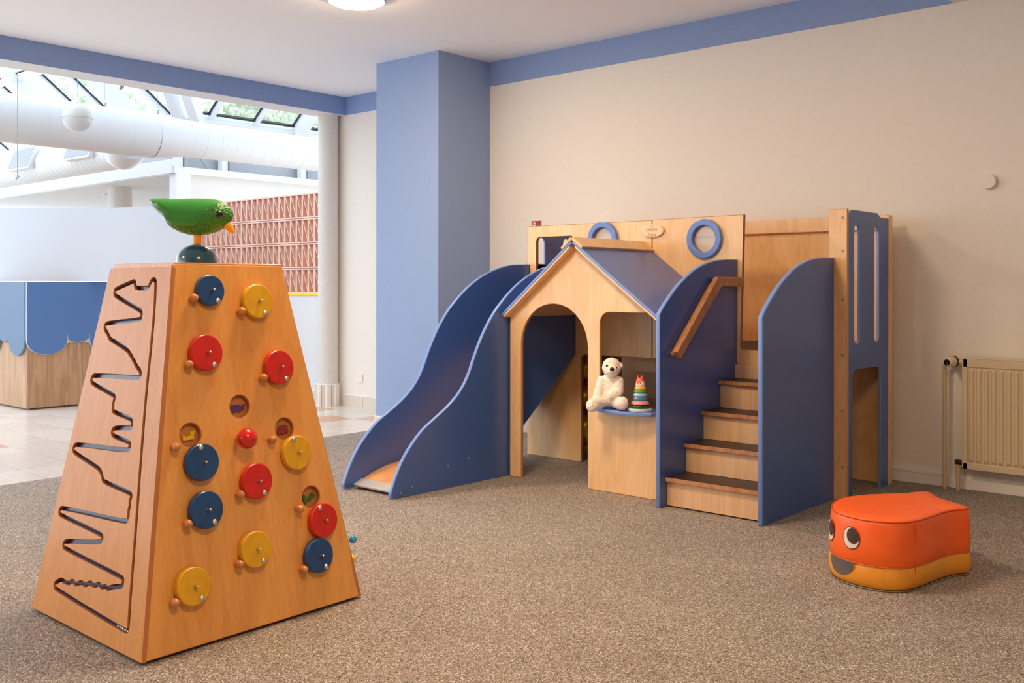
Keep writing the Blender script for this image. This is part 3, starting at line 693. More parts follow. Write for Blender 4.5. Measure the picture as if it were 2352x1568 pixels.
lab(g.build('handrail', RAILW, pu, bevel=.003), 'slanting wooden handrail inside the stairs')

# gold foil balloon under the deck
GOLD = noisy('gold_foil', (236, 196, 70), (214, 168, 48), 9, .28, .5, .02); nodes(GOLD)[2].inputs['Metallic'].default_value = .7
g = G()
prf = []
for z0, z1 in ((.06, .29), (.295, .49), (.495, .69)):
    for i in range(9):
        u = i / 8; prf.append((.03 + .085 * math.sin(PI * u) ** .5, z0 + (z1 - z0) * u))
g.lathe(prf, (-4.165, 5.46, 0), 28)
bl = thing('foil_balloon', 'shiny gold foil balloon standing behind the wooden panel under the deck', 'balloon', (-4.165, 5.46, 0))
g.build('body', GOLD, bl, smooth=60)
for z in (.292, .492):
    g = G(); n = 40; g.rings([[(-4.165 + r * math.cos(2 * PI * i / n), 5.46 + r * math.sin(2 * PI * i / n), z + dz + (.004 if i % 2 else -.004)) for i in range(n)] for r, dz in ((.02, .001), (.09, .001), (.09, -.001), (.02, -.001))], cap=False)
    g.build('crimped_seam', GOLD, bl)
g = G(); g.cyl((-4.165, 5.46, 0), (-4.165, 5.46, .07), .022, .03, 16); g.build('neck', GOLD, bl, smooth=40)

# ------------------------------------------------------------------ polar bear
def ellip(g, c, r, M=None): g.sphere(c, r, 20, 14, M)
def blob(parts, voxel, disp=0, dscale=60, smooth_it=2):
    g = G()
    for c, r, M in parts: g.sphere(c, r, 20, 14, M)
    me = bpy.data.meshes.new('tmp'); g.bm.to_mesh(me); g.bm.free()
    o = bpy.data.objects.new('tmp', me); COL.objects.link(o)
    m = o.modifiers.new('r', 'REMESH'); m.mode = 'VOXEL'; m.voxel_size = voxel
    m = o.modifiers.new('s', 'SMOOTH'); m.factor = .5; m.iterations = smooth_it
    out = bpy.data.meshes.new_from_object(o.evaluated_get(bpy.context.evaluated_depsgraph_get()))
    bpy.data.objects.remove(o); bpy.data.meshes.remove(me)
    if disp:
        nn = [v.normal.copy() for v in out.vertices]
        for v, q in zip(out.vertices, nn):
            v.co += q * disp * (noise.noise(v.co * dscale) + .6 * noise.noise(v.co * dscale * 2.3))
    return out
bx, by, bz = -3.228, 4.475, SHELFZ + .003
bear = thing('polar_bear_plush', 'cream white polar bear plush sitting on the blue shelf of the playhouse window', 'plush toy', (bx, by, bz))
V = Vector; rt = V((math.cos(TH - .35), math.sin(TH - .35), 0)); fw = V((rt.y, -rt.x, 0))    # bear's left-right as seen, and its facing
def bp(r, f, z): return V((bx, by, bz)) + rt * r + fw * f + V((0, 0, z))
def el(a, b, ra): # limb of spheres
    return [(tuple(a + (b - a) * t), r_, None) for t, r_ in zip([i / 5 for i in range(6)], [ra[0] + (ra[1] - ra[0]) * i / 5 for i in range(6)])]
parts = [(tuple(bp(0, 0, .062)), (.066, .06, .062), None), (tuple(bp(0, -.002, .105)), (.058, .052, .062), None), (tuple(bp(0, .0, .15)), (.05, .045, .042), None)]
HC = bp(.005, .012, .222)
parts += [(tuple(bp(0, .006, .182)), (.038, .036, .035), None), (tuple(HC), (.053, .05, .05), None), (tuple(HC + rt * .012 + fw * .038 + V((0, 0, -.014))), (.035, .035, .031), None), (tuple(HC + fw * .0 + V((0, 0, .012))), (.048, .045, .044), None)]
parts += [(tuple(HC + rt * .050 + fw * -.008 + V((0, 0, .012))), (.013, .012, .016), None), (tuple(HC - rt * .042 + fw * -.022 + V((0, 0, .022))), (.013, .011, .015), None)]
parts += el(bp(-.048, .012, .148), bp(-.066, .055, .055), (.029, .026)) + el(bp(.045, .012, .148), bp(.052, .045, .095), (.029, .028)) + el(bp(.05, .045, .092), bp(.024, .072, .078), (.027, .024))
parts += el(bp(-.04, .03, .036), bp(-.068, .09, .032), (.033, .034)) + [(tuple(bp(-.076, .118, .022)), (.034, .031, .036), None)]
parts += el(bp(.04, .03, .032), bp(.078, .085, .034), (.034, .034)) + [(tuple(bp(.086, .092, .038)), (.033, .03, .037), None)]
PLUSH = noisy('cream_plush', (248, 238, 224), (240, 227, 211), 160, .95, .9, .004, spec=.1)
nodes(PLUSH)[2].inputs['Sheen Weight'].default_value = .5
me = blob(parts, .0045, .0028, 95); me.transform(Matrix.Translation(-V((bx, by, bz))))
body = link('body', me, PLUSH, bear, 180)
g = G(); N = HC + rt * .020 + fw * .070 + V((0, 0, -.002)); g.sphere(tuple(N), (.0125, .0125, .0105), 16, 10); g.build('nose', BLACK, bear, smooth=180)
for sx, dz in ((-.016, .014), (.034, .004)):
    g = G(); e = HC + rt * (sx + .002) + fw * (.0475 if sx < 0 else .0425) + V((0, 0, dz)); g.sphere(tuple(e), .0068, 14, 10); g.build('eye', mat('brown_glass_eye', (40, 24, 16), .1), bear, smooth=180)
g = G(); mp = [HC + rt * (.014 + x) + fw * (.0712 - abs(x) * .35) + V((0, 0, -.024 + 14 * x * x)) for x in [-.014 + .028 * i / 8 for i in range(9)]]
g.tube(mp, .0011, 6); g.build('mouth', mat('brown_stitch', (110, 80, 60), .8), bear)

# ------------------------------------------------------------------ stacking rings with fox head
rx, ry = -3.038, 4.478
sr_ = thing('stacking_toy', 'stacking toy of coloured rings with orange fox head on the blue shelf', 'stacking toy', (rx, ry, SHELFZ + .001))
g = G(); g.lathe([(.001, 0), (.063, 0), (.065, .003), (.065, .012), (.062, .016), (.001, .016)], (rx, ry, SHELFZ + .001), 40); g.build('base', mat('mint_lacquer', (196, 222, 204), .25, coat=.5), sr_, smooth=40)
z = SHELFZ + .0175
for nm, rb, rtp, c in (('dark green', .053, .047, (30, 60, 34)), ('pink', .049, .042, (238, 146, 150)), ('slate blue', .0435, .038, (84, 120, 160)), ('pale blue', .0395, .0345, (156, 192, 208)), ('leaf green', .036, .031, (92, 158, 82)), ('yellow', .032, .0255, (236, 172, 34))):
    h = .0195
    prof = [(.006, 0), (rb - .004, 0), (rb, .003), (rb, .006), (rtp + .002, h - .004), (rtp - .003, h), (.006, h)] if nm in ('pink', 'yellow') else [(.006, 0)] + [(rb - .006 + .006 * math.sin(PI * i / 10) - (rb - rtp) * i / 14, h * i / 10) for i in range(11)] + [(.006, h)]
    g = G(); g.lathe(prof, (rx, ry, z), 40); lab(g.build('ring', mat('ring_' + nm.replace(' ', '_'), c, .25, coat=.5), sr_, smooth=40), nm + ' ring'); z += h + .0006
hd = Matrix.Translation((rx, ry, z)) @ Matrix.Rotation(TH - .75, 4, 'Z')   # local -Y looks at the room
g = G(); g.lathe([(.001, 0), (.0245, 0), (.0252, .003), (.0246, .018), (.022, .028), (.017, .036), (.009, .041), (.001, .0425)], (0, 0, 0), 32)
me = bpy.data.meshes.new('head'); bmesh.ops.recalc_face_normals(g.bm, faces=g.bm.faces); g.bm.to_mesh(me); g.bm.free(); me.transform(Matrix.Translation((0, 0, z - SHELFZ - .001)) @ Matrix.Rotation(TH - .75, 4, 'Z'))
head = link('fox_head', me, mat('white_lacquer', (240, 236, 230), .25, coat=.5), sr_, 50)
ORG = mat('fox_orange', (232, 92, 38), .3, coat=.5)
g = G(); n, mrg = 32, []
prof = [(.0249, .012), (.0250, .018), (.0225, .028), (.0175, .0363), (.0095, .0415), (.001, .0432)]
def low(a):   # lower rim of the orange cap: dips to the snout at the front, arches over the cheeks
    d = abs((a + PI / 2 + PI) % (2 * PI) - PI)
    return 0.010 + .0 if d < .12 else (.010 + min(1, (d - .12) / .5) * .0165 if d < .75 else (.0265 if d < 1.5 else max(.004, .0265 - (d - 1.5) * .03)))
R_ = lambda zz: next((r0 + (r1 - r0) * (zz - z0) / (z1 - z0) for (r0, z0), (r1, z1) in zip([(.0249, 0)] + prof, prof) if z0 <= zz <= z1), .001)
rg = []
for j in range(7):
    ring = []
    for i in range(64):
        a = 2 * PI * i / 64; zz = low(a) + (.0430 - low(a)) * j / 6; r = R_(min(zz, .0431)) + .0008
        ring.append(hd @ V((r * math.cos(a), r * math.sin(a), zz)))
    rg.append(ring)
g.rings(rg, cap=False)
for sx in (-.0115, .0125): 
    g.cyl(hd @ V((sx, -.004, .034)), hd @ V((sx * 1.15, -.004, .052)), .0085, .0035, 14); g.sphere(hd @ V((sx * 1.15, -.004, .052)), .0036, 10, 8)
g.build('fox_mask', ORG, head, smooth=50)
g = G(); g.sphere(hd @ V((0, -.0252, .0105)), (.003, .003, .0028), 10, 8); g.build('nose', mat('brown_lacquer', (70, 34, 20), .3), head, smooth=180)
for a in (-.62, .62):
    g = G(); g.sphere(hd @ V((.0246 * math.sin(a), -.0246 * math.cos(a), .0185)), (.0032, .0032, .0036), 10, 8); g.build('eye', BLACK, head, smooth=180)

# ------------------------------------------------------------------ busy-board pyramid
B0 = Vector((-2.826, 1.515, 0)); ux = Vector((-1, .0077, 0)).normalized(); uy = Vector((-.0208, 1, 0)).normalized()
LX, LY, HH = .785, .867, 1.222; TX0, TX1, TY0, TY1 = .18, .60, .20, .64; ZB0 = .010
def W(a, b_, z): return B0 + ux * a + uy * b_ + Vector((0, 0, z))
py = thing('activity_pyramid', 'tall orange beech play pyramid with colourful spinning discs and a zigzag ball track', 'activity pyramid', tuple(W(LX / 2, LY / 2, 0)))
PO = py.location.copy()
def frame(o, u, top):     # matrix with x along the base edge, y up the slope, z outward
    u = u.normalized(); v = (top - o); n_ = u.cross(v).normalized()
    c = W(LX / 2, LY / 2, .6)
    if (o - c).dot(n_) < 0: n_ = -n_
    v = n_.cross(u);
    if v.z < 0: v = -v
    return Matrix((( u.x, v.x, n_.x, o.x), (u.y, v.y, n_.y, o.y), (u.z, v.z, n_.z, o.z), (0, 0, 0, 1)))
bz0 = W(0, 0, 0); tp = W(TX0, TY0, HH)
MR = frame(bz0, uy, tp)                    # right face: u = along uy
MF = frame(bz0, ux, tp)                    # track face: u = along ux
def lp(M): return Matrix.Translation(-PO) @ M
def plate_m(name, splines, M, thick, mats, parent, bevel=.003, edge=None, off=0, smooth=30, holes=True):
    me = flat(splines, thick, bevel, holes)
    if edge is not None:
        for p in me.polygons: p.material_index = 0 if abs(p.normal.z) > .97 else 1
        mats = [mats, edge]
    me.transform(lp(M) @ Matrix.Translation((0, 0, off))); return link(name, me, mats, parent, smooth)
EDGEW = mat('beech_edge', (184, 118, 68), .45)
outR = [(.0, ZB0), (LY, ZB0), (TY1, 1.2345), (TY0 + .004, 1.2345)]
holes = [(.4136, .7467), (.2184, .6718), (.5889, .6522), (.6776, .3993)]
fr = plate_m('disc_face', [outR] + [circle(u, v, .0385, 36) for u, v in holes], MR, .016, BEECH, py, .003, EDGEW, -.008)
plate_m('backing_board', [[(.12, .3), (.78, .3), (.68, .86), (.2, .86)]], MR, .006, mat('beech_backing', (196, 128, 68), .4), fr, .001, None, -.023)
TRK = [(0.214,0.802),(0.226,0.929),(0.243,1.076),(0.262,1.169),(0.270,1.183),(0.282,1.187),(0.293,1.182),(0.306,1.162),(0.313,1.156),(0.389,1.156),(0.398,1.162),(0.408,1.178),(0.416,1.180),(0.532,1.153),(0.542,1.147),(0.540,1.135),(0.525,1.127),(0.342,1.081),(0.327,1.074),(0.324,1.056),(0.335,1.048),(0.553,1.032),(0.572,1.025),(0.572,1.015),(0.559,1.003),(0.541,0.994),(0.529,0.982),(0.512,0.974),(0.487,0.969),(0.427,0.955),(0.374,0.940),(0.361,0.929),(0.348,0.925),(0.339,0.915),(0.326,0.910),(0.315,0.899),(0.296,0.888),(0.282,0.882),(0.270,0.871),(0.273,0.859),(0.291,0.856),(0.590,0.846),(0.606,0.840),(0.611,0.826),(0.595,0.815),(0.432,0.788),(0.421,0.782),(0.422,0.770),(0.425,0.758),(0.419,0.747),(0.422,0.739),(0.409,0.731),(0.295,0.721),(0.278,0.715),(0.277,0.694),(0.285,0.690),(0.378,0.682),(0.396,0.676),(0.404,0.664),(0.388,0.653),(0.285,0.646),(0.270,0.641),(0.268,0.627),(0.281,0.616),(0.642,0.600),(0.660,0.590),(0.661,0.577),(0.645,0.568),(0.470,0.541),(0.439,0.531),(0.424,0.518),(0.412,0.503),(0.396,0.499),(0.226,0.488),(0.211,0.483),(0.210,0.474),(0.215,0.461),(0.209,0.448),(0.214,0.430),(0.208,0.417),(0.211,0.404),(0.224,0.395),(0.670,0.375),(0.689,0.367),(0.692,0.353),(0.671,0.347),(0.375,0.333),(0.356,0.328),(0.356,0.316),(0.366,0.306),(0.600,0.272),(0.621,0.262),(0.621,0.250),(0.601,0.245),(0.198,0.228),(0.181,0.224),(0.180,0.209),(0.186,0.199),(0.219,0.194),(0.253,0.184),(0.269,0.175),(0.290,0.182),(0.306,0.171),(0.333,0.181),(0.357,0.166),(0.394,0.173),(0.418,0.156),(0.456,0.162),(0.486,0.145),(0.515,0.155),(0.536,0.140),(0.568,0.140),(0.601,0.142),(0.623,0.129),(0.635,0.124),(0.642,0.112),(0.622,0.104),(0.118,0.076),(0.106,0.083),(0.106,0.095),(0.118,0.162),(0.153,0.400),(0.186,0.606)]
ctr = chaikin([(a, b_, 0) for a, b_ in TRK], 2, True)
def offset(P, d):
    n = len(P); out = []
    for i in range(n):
        t = (P[(i + 1) % n] - P[i - 1]).normalized(); out.append((P[i].x - t.y * d, P[i].y + t.x * d))
    return out
HWD = .0076
o1, o2 = offset(ctr, HWD), offset(ctr, -HWD)
area = lambda p: abs(sum(a[0] * b_[1] - b_[0] * a[1] for a, b_ in zip(p, p[1:] + p[:1])))
if area(o1) < area(o2): o1, o2 = o2, o1
outF = [(-.002, ZB0), (LX, ZB0), (TX1, 1.226), (TX0 - .004, 1.226)]
tf = plate_m('track_face', [outF, o1, o2], MF, .016, BEECH_F, py, .0008, EDGEW, .002, holes=False)
plate_m('track_backing', [[(.03, .03), (LX - .03, .03), (TX1 - .01, 1.21), (TX0 + .01, 1.21)]], MF, .004, DARK, tf, .0005, None, -.010)
# remaining faces, top board
MRb = frame(W(LX, 0, 0), uy, W(TX1, TY0, HH)); MFb = frame(W(0, LY, 0), ux, W(TX0, TY1, HH))
plate_m('plain_face', [[(.0, ZB0), (LY, ZB0), (TY1, 1.2345), (TY0, 1.2345)]], MRb, .016, BEECH, py, .003, EDGEW, -.008)
rf = plate_m('bead_face', [[(0, ZB0), (LX, ZB0), (TX1, 1.238), (TX0, 1.238)]], MFb, .016, BEECH, py, .003, EDGEW, -.008)
g = G(); g.prism([tuple((W(a, b_, 0) - W(0, 0, 0)).xy + B0.xy) for a, b_ in ((TX0 + .004, TY0 + .004), (TX1 - .004, TY0 + .004), (TX1 - .004, TY1 - .004), (TX0 + .004, TY1 - .004))], 'z', HH - .012, HH + .006)
g.build('top_board', BEECH, py, bevel=.002)
g = G(); g.prism([tuple((W(a, b_, 0)).xy) for a, b_ in ((.03, .03), (LX - .03, .03), (LX - .03, LY - .03), (.03, LY - .03))], 'z', 0, .03); g.build('gap_shade_block', mat('gap_shade_dark', (60, 40, 26), .7), py)  # inset block, coloured dark to stand for the shade in the floor gap
# beads on the far face
for (a, z, c, nm) in ((.03, .215, (0, 150, 190), 'turquoise'), (.05, .135, (236, 190, 40), 'yellow')):
    q = MFb @ Vector((a, z, .02)); g = G(); g.sphere(tuple(q), .015, 16, 10); lab(g.build('glass_bead', mat('bead_' + nm, c, .08, coat=1), rf, smooth=180), nm + ' glossy bead')
# discs: (u, v, radius, colour, bead offset)
DISCS = [(.3214, 1.1439, .052, NAVY, 0), (.5069, 1.105, .06, YEL, 0), (.2865, .9357, .06, RED, 0), (.5722, .8697, .06, RED, 0), (.239, .5808, .06, NAVY, (-.0044, .0486)), (.6159, .5642, .06, YEL, (-.0136, .0472)), (.4404, .4902, .06, RED, 0), (.2402, .4276, .06, NAVY, 0), (.705, .3122, .06, RED, (-.0151, .0457)), (.4141, .2673, .06, YEL, 0), (.6714, .1947, .06, NAVY, 0), (.1734, .1996, .06, YEL, 0)]
KN = [(.2565, 1.1186), (.4367, 1.0711), (.2187, .9), (.5028, .8373), (.1487, .6412), (.517, .6214), (.3704, .456), (.1696, .3955), (.6057, .3693), (.3462, .232), (.6004, .1609), (.1041, .1654)]
def local_lathe(prof, M, n=32):
    g = G(); g.lathe(prof, (0, 0, 0), n); bmesh.ops.recalc_face_normals(g.bm, faces=g.bm.faces)
    me = bpy.data.meshes.new('m'); g.bm.to_mesh(me); g.bm.free(); me.transform(M); return me
cname = {NAVY.name: 'dark blue', YEL.name: 'yellow', RED.name: 'red'}
for u, v, r, m, bo in DISCS:
    M = lp(MR) @ Matrix.Translation((u, v, 0))
    me = local_lathe([(.0005, .006), (r - .003, .006), (r, .009), (r, .026), (r - .003, .029), (.0005, .029)], M, 56)
    d = lab(link('spinning_disc', me, m, py, 40), cname[m.name] + ' wooden disc')
    link('axle_pin', local_lathe([(.0045, .027), (.0045, .047), (.003, .050), (.0005, .051)], M, 14), STEEL, d, 50)
    bu, bv = bo if bo else ((.0215, -.0363) if r < .055 else (.0225, -.0425))
    link('steel_stud', local_lathe([(.0095 * math.cos(a), .0285 + .007 * math.sin(a)) for a in [PI / 2 * i / 6 for i in range(6)]] + [(.0004, .0355)], M @ Matrix.Translation((bu, bv, 0)), 18), BRUSHED, d, 60)
for u, v in KN:
    M = lp(MR) @ Matrix.Translation((u, v, 0))
    link('peg_knob', local_lathe([(.006, 0), (.0065, .010), (.0115, .014), (.0140, .021), (.0138, .028), (.0105, .036), (.0055, .040), (.0004, .041)], M, 20), KNOBW, py, 60)
M = lp(MR) @ Matrix.Translation((.3888, .6385, 0))
rk = lab(link('ball_knob', local_lathe([(.035 * math.sin(a), .062 - .035 * math.cos(a)) for a in [.02 + (PI - .04) * i / 16 for i in range(17)]], M, 32), mat('red_lacquer', (205, 24, 22), .18, coat=.6), py, 180), 'round red ball knob')
link('stem', local_lathe([(.008, 0), (.008, .032)], M, 14), KNOBW, rk, 40)
ANIM = {'hippo': ([(-.036, -.014), (-.034, .004), (-.026, .011), (-.008, .012), (.004, .013), (.010, .009), (.018, .006), (.026, .010), (.030, .014), (.029, .004), (.026, -.006), (.014, -.008), (.010, -.014), (.004, -.016), (-.004, -.012), (-.016, -.011), (-.018, -.016), (-.028, -.017)], (86, 46, 120), 0),
        'duck': ([(-.024, -.012), (-.024, .006), (-.018, .006), (-.014, .000), (-.004, .001), (.002, .004), (.008, .002), (.006, .012), (.010, .018), (.018, .016), (.028, .022), (.024, .012), (.020, .004), (.020, -.012)], (236, 196, 20), 1),
        'elephant': ([(-.024, -.018), (-.022, .002), (-.012, .016), (.004, .020), (.018, .018), (.024, .008), (.024, -.010), (.016, -.016), (.013, -.009), (.008, -.009), (.006, -.018), (-.004, -.018), (-.008, -.010), (-.014, -.010), (-.016, -.018)], (140, 28, 56), 2),
        'crocodile': ([(-.030, -.014), (-.032, .010), (-.024, .016), (-.018, .012), (-.020, -.002), (-.010, -.002), (.004, .006), (.012, .016), (.024, .020), (.020, .012), (.030, .010), (.030, .003), (.016, .002), (.014, -.006), (.008, -.004), (.002, -.012), (-.006, -.008), (-.016, -.012), (-.020, -.020)], (20, 116, 44), 3)}
for nm, (pts, c, k) in ANIM.items():
    u, v = holes[k]
    me = flat([[(x * .92, y * .92) for x, y in pts]], .008, .001); me.transform(lp(MR) @ Matrix.Translation((u + .001, v - .004, -.015)))
    link(nm + '_cutout', me, mat(nm + '_paint', c, .35, coat=.3), py, 30)
for u, v in ((.175, .079), (.159, .0785), (.143, .0775), (.127, .077), (.111, .0765)):
    q = MF @ Vector((u, v + .001, .003)); g = G(); g.sphere((0, 0, 0), .0062, 16, 10); o = g.build('steel_ball', STEEL, None, smooth=180, local=True); o.location = q
    tag(o, 'small steel ball resting at the low corner of the zigzag track', 'ball', 'steel balls in the track')

# ------------------------------------------------------------------ green bird on the pyramid
bc = W(.3715, .402, HH + .006)
bird = thing('wooden_bird', 'green carved wooden bird on a dark blue dome on top of the pyramid', 'bird figure', tuple(bc))
R3 = Vector((math.cos(TH), math.sin(TH), 0)); F3 = Vector((-R3.y, R3.x, 0))
k = 3.57 / 2284.9
def bpt(px, pyy, d=0): return bc + R3 * ((px - 455) * k) + Vector((0, 0, (604.5 - pyy) * k)) + F3 * d
GREEN = mat('green_lacquer', (44, 132, 40), .3, coat=.5)
CARVE = mat('green_carved_wood', (46, 124, 38), .5, coat=.08); n, l, b = nodes(CARVE)
vt = n.new('ShaderNodeTexVoronoi'); vt.inputs['Scale'].default_value = 85; l.new(objcoord(CARVE, (1, 1, 1.3)), vt.inputs['Vector']); bump(CARVE, vt.outputs['Distance'], .8, .007)
def loft(sec, g, ex=1.0, n=28):
    rings = []
    for px, zt, zb, wd in sec:
        c = (zt + zb) / 2; h = (zb - zt) / 2
        rings.append([bpt(px, c - h * math.cos(2 * PI * i / n) * ex, wd * k * math.sin(2 * PI * i / n) * ex) for i in range(n)])
    g.rings(rings)
BODY = [(385, 478, 508, 10), (392, 464, 517, 22), (402, 458, 524, 31), (418, 456, 532, 37), (438, 455, 537.5, 40), (458, 455, 538.5, 41), (478, 455.5, 537, 40), (496, 457, 533, 38), (510, 460, 526, 34), (521, 466, 519, 28), (529, 473, 512, 21), (534.5, 481, 503, 13), (537, 488, 496, 5)]
g = G(); loft([tuple(q) for q in catmull([Vector(s) if False else Vector((s[0], s[1], s[2])) for s in BODY], 1)] and BODY, g)
bb = g.build('body', CARVE, bird, smooth=70)
g = G(); rings = []
SEC = [(349.5, 456.5, 462, 6), (354, 455.5, 470, 15), (362, 455, 479, 24), (374, 454.6, 490, 32), (385, 454.4, 499, 35)] + [(a, min(b_, 456 if a < 440 else b_), max(c_, 506), max(d_, 36) if a < 420 else d_) for a, b_, c_, d_ in BODY if 388 < a < 515] 
CUT = {349.5: 462, 354: 470, 362: 479, 374: 490, 385: 497, 392: 501, 402: 508, 418: 516, 438: 521, 458: 519, 478: 508, 496: 484, 510: 471}
for px, zt, zb, wd in SEC:
    c = (zt + zb) / 2; h = (zb - zt) / 2 + 1.0; wd += 1.0; cut = CUT[px]
    amax = math.acos(max(-1, min(1, -(cut - c) / h))); nn = 28
    ring = []
    for i in range(nn + 1):
        a = -amax + 2 * amax * i / nn
        ring.append(bpt(px, c - h * math.cos(a), wd * k * math.sin(a)))
    rings.append(ring)
g.rings(rings); lab(g.build('wing', GREEN, bird, smooth=60), 'smooth glossy green back and wings')
for d in (-1, 1):
    g = G(); g.sphere(tuple(bpt(514, 492, d * .0440)), .0130, 16, 10); g.build('eye', BLACK, bird, smooth=180)
g = G(); a, b_ = bpt(524, 513), bpt(541, 537); dd = (b_ - a)
g.lathe([(.0005, -.004), (.0155, -.002), (.0165, .006), (.0145, .016), (.0105, .028), (.006, .037), (.0025, .0415), (.0005, .0425)], tuple(a), 20, tuple(dd)); lab(g.build('beak', mat('orange_lacquer', (240, 164, 36), .25, coat=.5), bird, smooth=60), 'orange beak')
g = G(); g.cyl(tuple(bpt(456, 568)), tuple(bpt(456, 532)), .0145, n=24); lab(g.build('stem', mat('orange_stem', (230, 160, 40), .4), bird, smooth=40), 'orange stem')
g = G(); g.lathe([(.0715, 0), (.0725, .004)] + [(.0725 * math.cos(x), .006 + .066 * math.sin(x)) for x in [PI / 2 * i / 12 for i in range(12)]] + [(.0005, .072)], tuple(bc), 48); lab(g.build('dome_foot', mat('petrol_lacquer', (22, 76, 104), .16, coat=.8), bird, smooth=60), 'glossy dark blue dome')

# ------------------------------------------------------------------ fish-shaped seat
PL = [(-1.706, 3.872), (-1.655, 3.785), (-1.58, 3.735), (-1.50, 3.716), (-1.42, 3.732), (-1.365, 3.782), (-1.336, 3.87), (-1.325, 3.96), (-1.315, 4.05), (-1.295, 4.12), (-1.262, 4.185), (-1.30, 4.235), (-1.38, 4.285), (-1.44, 4.335), (-1.49, 4.405), (-1.535, 4.385), (-1.57, 4.31), (-1.63, 4.24), (-1.695, 4.15), (-1.73, 4.05), (-1.728, 3.955)]
SC = Vector((-1.52, 3.98, 0))
fs = thing('fish_seat', 'orange faux leather fish shaped seat with printed eyes on the carpet', 'seat', (SC.x, SC.y, 0))
per = []
pc = catmull([(x, y, 0) for x, y in PL], 6, True)
def ringat(z, inset):
    out = []
    for i, p in enumerate(pc):
        t = (pc[(i + 1) % len(pc)] - pc[i - 1]).normalized(); nrm = Vector((t.y, -t.x, 0))
        wob = .004 * noise.noise(Vector((p.x * 7, p.y * 7, z * 9)))
        out.append(Vector((p.x, p.y, z)) - nrm * (inset + wob))
    return out
ORA = noisy('orange_faux_leather', (250, 106, 32), (246, 98, 26), 14, .36, .12, .004, spec=.5)
AMB = noisy('amber_faux_leather', (236, 158, 46), (228, 148, 38), 14, .36, .12, .004, spec=.5)
ZS1, ZTOP = .092, .268
g = G(); g.rings([ringat(z, i) for z, i in ((.004, .012), (.012, .004), (.03, -.003), (.055, -.003), (.08, .0), (ZS1, .004))], cap=True); lower = lab(g.build('lower_cushion', AMB, fs, smooth=60), 'amber lower band')
g = G(); R0 = [ringat(z, i) for z, i in ((ZS1, .004), (.105, .0), (.14, -.003), (.18, -.002), (.22, .002), (.25, .004), (.262, .008), (ZTOP, .018))]
cen = Vector((-1.52, 3.99, ZTOP + .006))
for f_ in (.8, .55, .3, .1): R0.append([cen + (q - cen) * f_ + Vector((0, 0, 0)) for q in [Vector((v.x, v.y, ZTOP + .006 - .002 * (1 - f_))) for v in ringat(ZTOP, .018)]])
g.rings(R0, cap=True); upper = lab(g.build('upper_cushion', ORA, fs, smooth=70), 'orange upper cushion')
PIPE = mat('orange_piping', (206, 78, 26), .4)
g = G()
q = ringat(.2625, .0065); g.tube(q + [q[0]], .0028, 6); g.build('top_seam', PIPE, upper, smooth=60)
g = G(); q = ringat(ZS1, .0015); g.tube(q + [q[0]], .0022, 6); g.build('side_seam', mat('amber_piping', (196, 108, 24), .4), upper, smooth=60)
i0 = min(range(len(pc)), key=lambda i: (pc[i] - Vector((-1.352, 3.82, 0))).length)
g = G(); g.tube([ringat(z, -.001)[i0] for z in (.02, .05, .08, .1, .14, .18, .22, .25, .262)], .0016, 6); g.build('vertical_seam', PIPE, upper, smooth=60)
# printed face wrapped on the side
L = [0]
for a, b_ in zip(pc, pc[1:] + pc[:1]): L.append(L[-1] + (b_ - a).length)
def wrap(s, z, out):
    s %= L[-1]; i = max(j for j in range(len(pc)) if L[j] <= s); f_ = (s - L[i]) / (L[i + 1] - L[i]); r0 = ringat(z, -.003 - out if z > .1 else -.001 - out)
    return r0[i].lerp(r0[(i + 1) % len(pc)], f_)
def sticker(name, pts, out, m, par):
    c = (sum(p[0] for p in pts) / len(pts), sum(p[1] for p in pts) / len(pts)); g = G()
    gr = [[wrap(c[0] + (p[0] - c[0]) * f_, c[1] + (p[1] - c[1]) * f_, out) for p in pts] for f_ in (1, .66, .33, .02)]
    g.rings(gr, cap=False); return g.build(name, m, par, smooth=60)
def sof(x, y): return L[min(range(len(pc)), key=lambda i: (pc[i] - Vector((x, y, 0))).length)]
for ex, ey in ((-1.552, 3.727), (-1.668, 3.805)):
    s0 = sof(ex, ey); zc = .186
    e = sticker('eye_outline', circle(s0, zc, .040, 32, .0435), .0012, mat('brown_print', (66, 44, 40), .4), upper)
    sticker('eye_white', circle(s0, zc, .0365, 32, .040), .0018, mat('eye_white_print', (226, 214, 200), .4), upper)
    pu_ = [(s0 + .010 + .0285 * math.cos(a), zc + .010 + .0300 * math.sin(a)) for a in [2 * PI * i / 32 for i in range(32)]]
    pu_ = [(x, z) if ((x - s0) / .0365) ** 2 + ((z - zc) / .04) ** 2 <= 1 else (s0 + (x - s0) / math.sqrt(((x - s0) / .0365) ** 2 + ((z - zc) / .04) ** 2), zc + (z - zc) / math.sqrt(((x - s0) / .0365) ** 2 + ((z - zc) / .04) ** 2)) for x, z in pu_]
    sticker('pupil', pu_, .0024, mat('brown_print', (66, 44, 40), .4), upper)
sm = sof(-1.605, 3.75)
mth = [(sm - .072 + .144 * i / 16, ZS1 + .002) for i in range(17)] + [(sm + .072 * math.cos(a), ZS1 - .058 * math.sin(a)) for a in [PI * i / 16 for i in range(1, 16)]]
sticker('mouth', mth, .005, mat('grey_faux_leather', (96, 88, 86), .32), lower)
g = G(); q = ringat(.004, .004); g.tube(q + [q[0]], .003, 6); g.build('bottom_piping', mat('grey_piping', (120, 112, 100), .5), lower, smooth=60)

